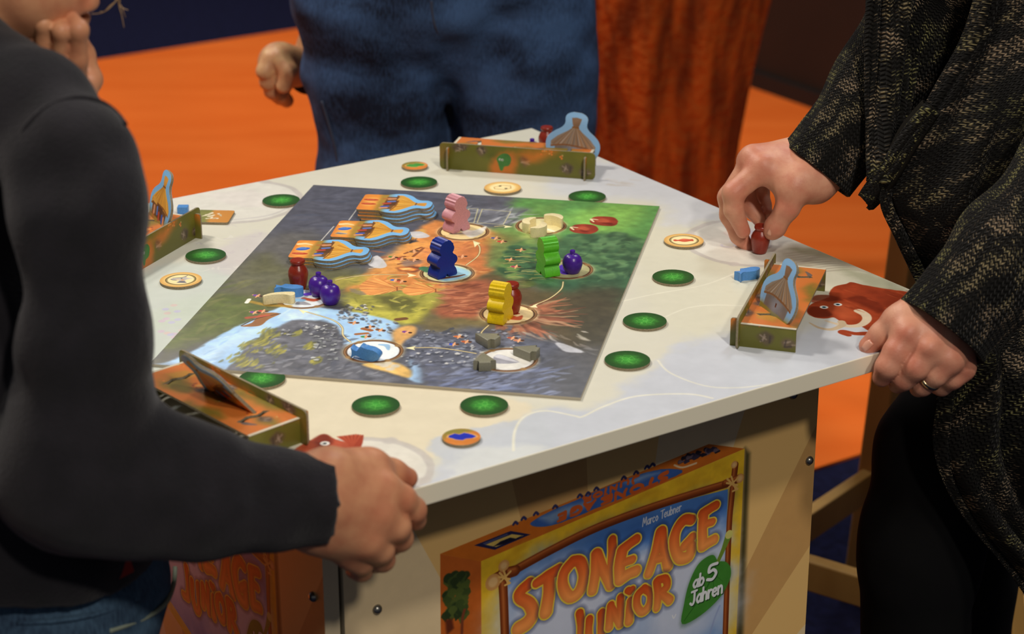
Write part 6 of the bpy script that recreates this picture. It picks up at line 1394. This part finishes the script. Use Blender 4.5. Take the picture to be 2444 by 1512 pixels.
# ------------------------------------------------------------------ the man behind the table
def man():
    cx, Y0 = -.093, 2.80
    b = Blob(v3(-.50, 2.50, 0), v3(.30, 3.10, 1.80), 0.012)
    b.ell((cx, Y0, 1.18), (.16, .105, .30), .04); b.cap((cx, Y0, 1.42), (cx, Y0 - .01, 1.54), .06, .055, .03); b.ell((cx, Y0 - .02, 1.64), (.078, .098, .118), .02); b.ell((cx, Y0 - .115, 1.62), (.016, .018, .02), .012); b.ell((cx, Y0 - .05, 1.56), (.05, .06, .05), .02)
    for s_ in (-1, 1): b.chain([(cx + s_ * .10, Y0 + .01, .90), (cx + s_ * .10, Y0 + .005, .48), (cx + s_ * .10, Y0 + .01, .09)], [.06, .045, .034], .02)
    b.chain([(cx + .19, Y0, 1.40), (cx + .235, Y0 + .12, 1.14), (cx + .06, Y0 + .17, 1.0)], [.055, .042, .034], .03); b.chain([(cx - .19, Y0, 1.40), (cx - .07, Y0 + .16, 1.10), at(735, 165, 2.94)], [.055, .045, .028], .03)
    g = Blob(v3(-.46, 2.72, .68), v3(-.22, 3.02, .96), 0.003); q = lambda x, y, Y: at(x, y, Y)                       # right fist beside the hip
    g.cap(q(735, 165, 2.91), q(672, 150, 2.885), .030, .027, .02); g.ell(q(664, 150, 2.88), (.028, .022, .027), .015)
    for (x0, y0, x1, y1, x2, y2, Y) in ((645, 140, 632, 170, 650, 190, 2.862), (655, 165, 640, 195, 658, 214, 2.868), (668, 180, 650, 216, 668, 234, 2.876), (682, 190, 668, 224, 684, 240, 2.886)): g.finger(K([(x0, y0, Y), (x1, y1, Y - .006), (x2, y2, Y + .01)]), [.0125, .0118, .0105], .010)
    g.finger(K([(668, 138, 2.862), (690, 170, 2.848), (676, 206, 2.848)]), [.015, .0125, .0105], .010)
    o = skin_mesh('person', [b.net(), g.net()], skin_mat('man_skin', (214, 170, 122), (196, 138, 100), 0)); tag(o, 'man in blue jeans standing behind the table, a fist held beside the hip', 'person')
    j = Blob(v3(-.40, 2.55, .0), v3(.22, 3.06, 1.08), 0.0062)
    j.ell((cx, Y0 + .01, .94), (.200, .130, .17), .04)
    L0 = lambda px, py, Y: at(px, py, Y)
    j.chain([(cx - .098, Y0, .90), L0(902, 150, Y0 - .005), L0(912, 390, Y0 - .01), (cx - .088, Y0 - .01, .42), (cx - .09, Y0 + .01, .07)], [.108, .100, .088, .072, .062], .016)
    j.chain([(cx + .098, Y0, .90), L0(1245, 150, Y0 - .005), L0(1256, 390, Y0 - .01), (cx + .115, Y0 - .01, .42), (cx + .11, Y0 + .01, .07)], [.108, .1035, .098, .080, .066], .016)
    yf = Y0 - .105
    for Lq, d, r in (([(1075, 215), (1180, 130), (1330, 95)], .009, .013), ([(1080, 250), (1220, 215), (1400, 190)], .008, .014), ([(1065, 235), (950, 180), (800, 170)], .008, .013), ([(1060, 260), (950, 250), (780, 230)], .006, .012), ([(1100, 330), (1250, 310), (1420, 300)], .009, .014), ([(1090, 150), (1200, 60), (1300, 30)], .006, .012), ([(1040, 300), (900, 330), (800, 320)], .006, .013)): j.groove([at(x, y, yf) for x, y in Lq], r * 1.7, d * 1.5)
    j.groove([at(1066, 225, yf + .04), at(1070, 420, yf + .06)], .013, .012); j.groove([at(1072, 120, yf + .01), at(1066, 225, yf + .03)], .022, .010)
    j.cap(at(1068, 150, Y0 + .04), at(1072, 440, Y0 + .04), .05, .05, .01)
    j.noise(.07, .006, 21, (.7, 1, 1.5)); j.noise(.025, .002, 22); j.F = np.maximum(j.F, j.all()[..., 2] - 1.05)
    Mj = denim('blue_denim', (68, 96, 138), (26, 32, 48)); jn = skin_mesh('jeans', j.net(), Mj, o)
    M_s = material('dark_blue_seam', (50, 58, 78), 0.85)
    tube('fly_seam', [j.hit(*q) for q in ((1030, 2), (1032, 30), (1040, 66), (1056, 96))], [.002] * 4, M_s, jn)
    tube('side_seam', [j.hit(*q) for q in ((768, 240), (786, 300), (800, 350), (806, 385))], [.002] * 4, M_s, jn)
    s = Blob(v3(-.50, 2.55, .92), v3(.30, 3.12, 1.50), 0.009); s.ell((cx, Y0 + .005, 1.20), (.185, .128, .30), .04); s.chain([(cx + .18, Y0, 1.40), (cx + .235, Y0 + .12, 1.14), (cx + .06, Y0 + .17, 1.02)], [.065, .055, .045], .03)
    s.chain([(cx - .18, Y0, 1.40), (cx - .06, Y0 + .16, 1.10), at(775, 160, 2.96)], [.065, .056, .040], .03); s.noise(.07, .006, 24); skin_mesh('dark_jacket', s.net(), material('dark_jacket_cloth', (26, 28, 34), 0.9, .15), o)
    cf = Blob(v3(-.36, 2.80, .68), v3(-.16, 3.04, 1.0), 0.005); cf.cap(at(738, 170, 2.915), at(800, 160, 2.955), .034, .044, .02); skin_mesh('jacket_cuff', cf.net(), material('dark_cuff_cloth', (22, 25, 34), 0.9, .15), o)
    hb = Blob(v3(-.21, 2.65, 1.56), v3(.03, 2.94, 1.80), 0.008); hb.ell((cx, Y0 - .01, 1.665), (.088, .106, .112), .01); hb.ell((cx, Y0 - .12, 1.60), (.09, .07, .08), .02, None, True); skin_mesh('hair', hb.net(), material('dark_hair', (46, 34, 24), .5), o)
    M_sh = material('brown_shoe', (60, 40, 26), 0.5)
    for s_ in (-1, 1): shoe((cx + s_ * .10, Y0 + .01, 0), (s_ * .1, -1, 0), .28, M_sh, o, 0.006)
man()

# ------------------------------------------------------------------ blond wooden stand behind the woman
def bar(bm, a, b, w_, d_):
    a, b = np.asarray(a, float), np.asarray(b, float); t = b - a; L = np.linalg.norm(t); t /= L; ref = v3(0, 0, 1) if abs(t[2]) < .9 else v3(.72, .69, 0); x = ref - t * (ref @ t); x /= np.linalg.norm(x); y = np.cross(t, x)
    M = Matrix(((x[0], y[0], t[0], a[0]), (x[1], y[1], t[1], a[1]), (x[2], y[2], t[2], a[2]), (0, 0, 0, 1))); box_bm(bm, (-w_ / 2, -d_ / 2, 0), (w_ / 2, d_ / 2, L), M, .0025)
def stand():
    M_w = material('blond_wood', (190, 150, 84), 0.5, 0.4, noise=(14, (168, 126, 64), 0.35, 0.68, (1, 1, .15)))
    P1, P2, P3 = v3(.530, 2.74, .2), v3(.335, 2.505, .2), v3(.625, 2.305, .2); P4 = P1 + P3 - P2; c = (P1 + P3) / 2
    t = thing('wooden_stand', (c[0], c[1], 0), 'open frame of blond wood bars standing behind the woman', 'stand')
    inv = v3(c[0], c[1], 0)
    def B(n, a, b_, w_=.03, d_=.036):
        bm = bmesh.new(); bar(bm, a - inv, b_ - inv, w_, d_); return from_bm(n, bm, M_w, t)
    B('post', P1 + v3(-.012, 0, -.2), P1 + v3(.030, -.02, .56), .034, .040); B('post', P2 + v3(0, 0, -.2), P2 + v3(0, 0, .22)); B('post', P3 + v3(.035, -.01, -.2), P3 + v3(-.045, .03, .34)); B('post', P4 + v3(.02, 0, -.2), P4 + v3(0, 0, .5))
    B('rail', P1, P2, .045, .02); B('rail', P2, P3, .045, .022); B('rail', P3, P4, .045, .02); B('rail', P4, P1, .045, .02); B('top_rail', P1 + v3(.028, -.02, .55), P4 + v3(0, 0, .50), .045, .02)
stand()
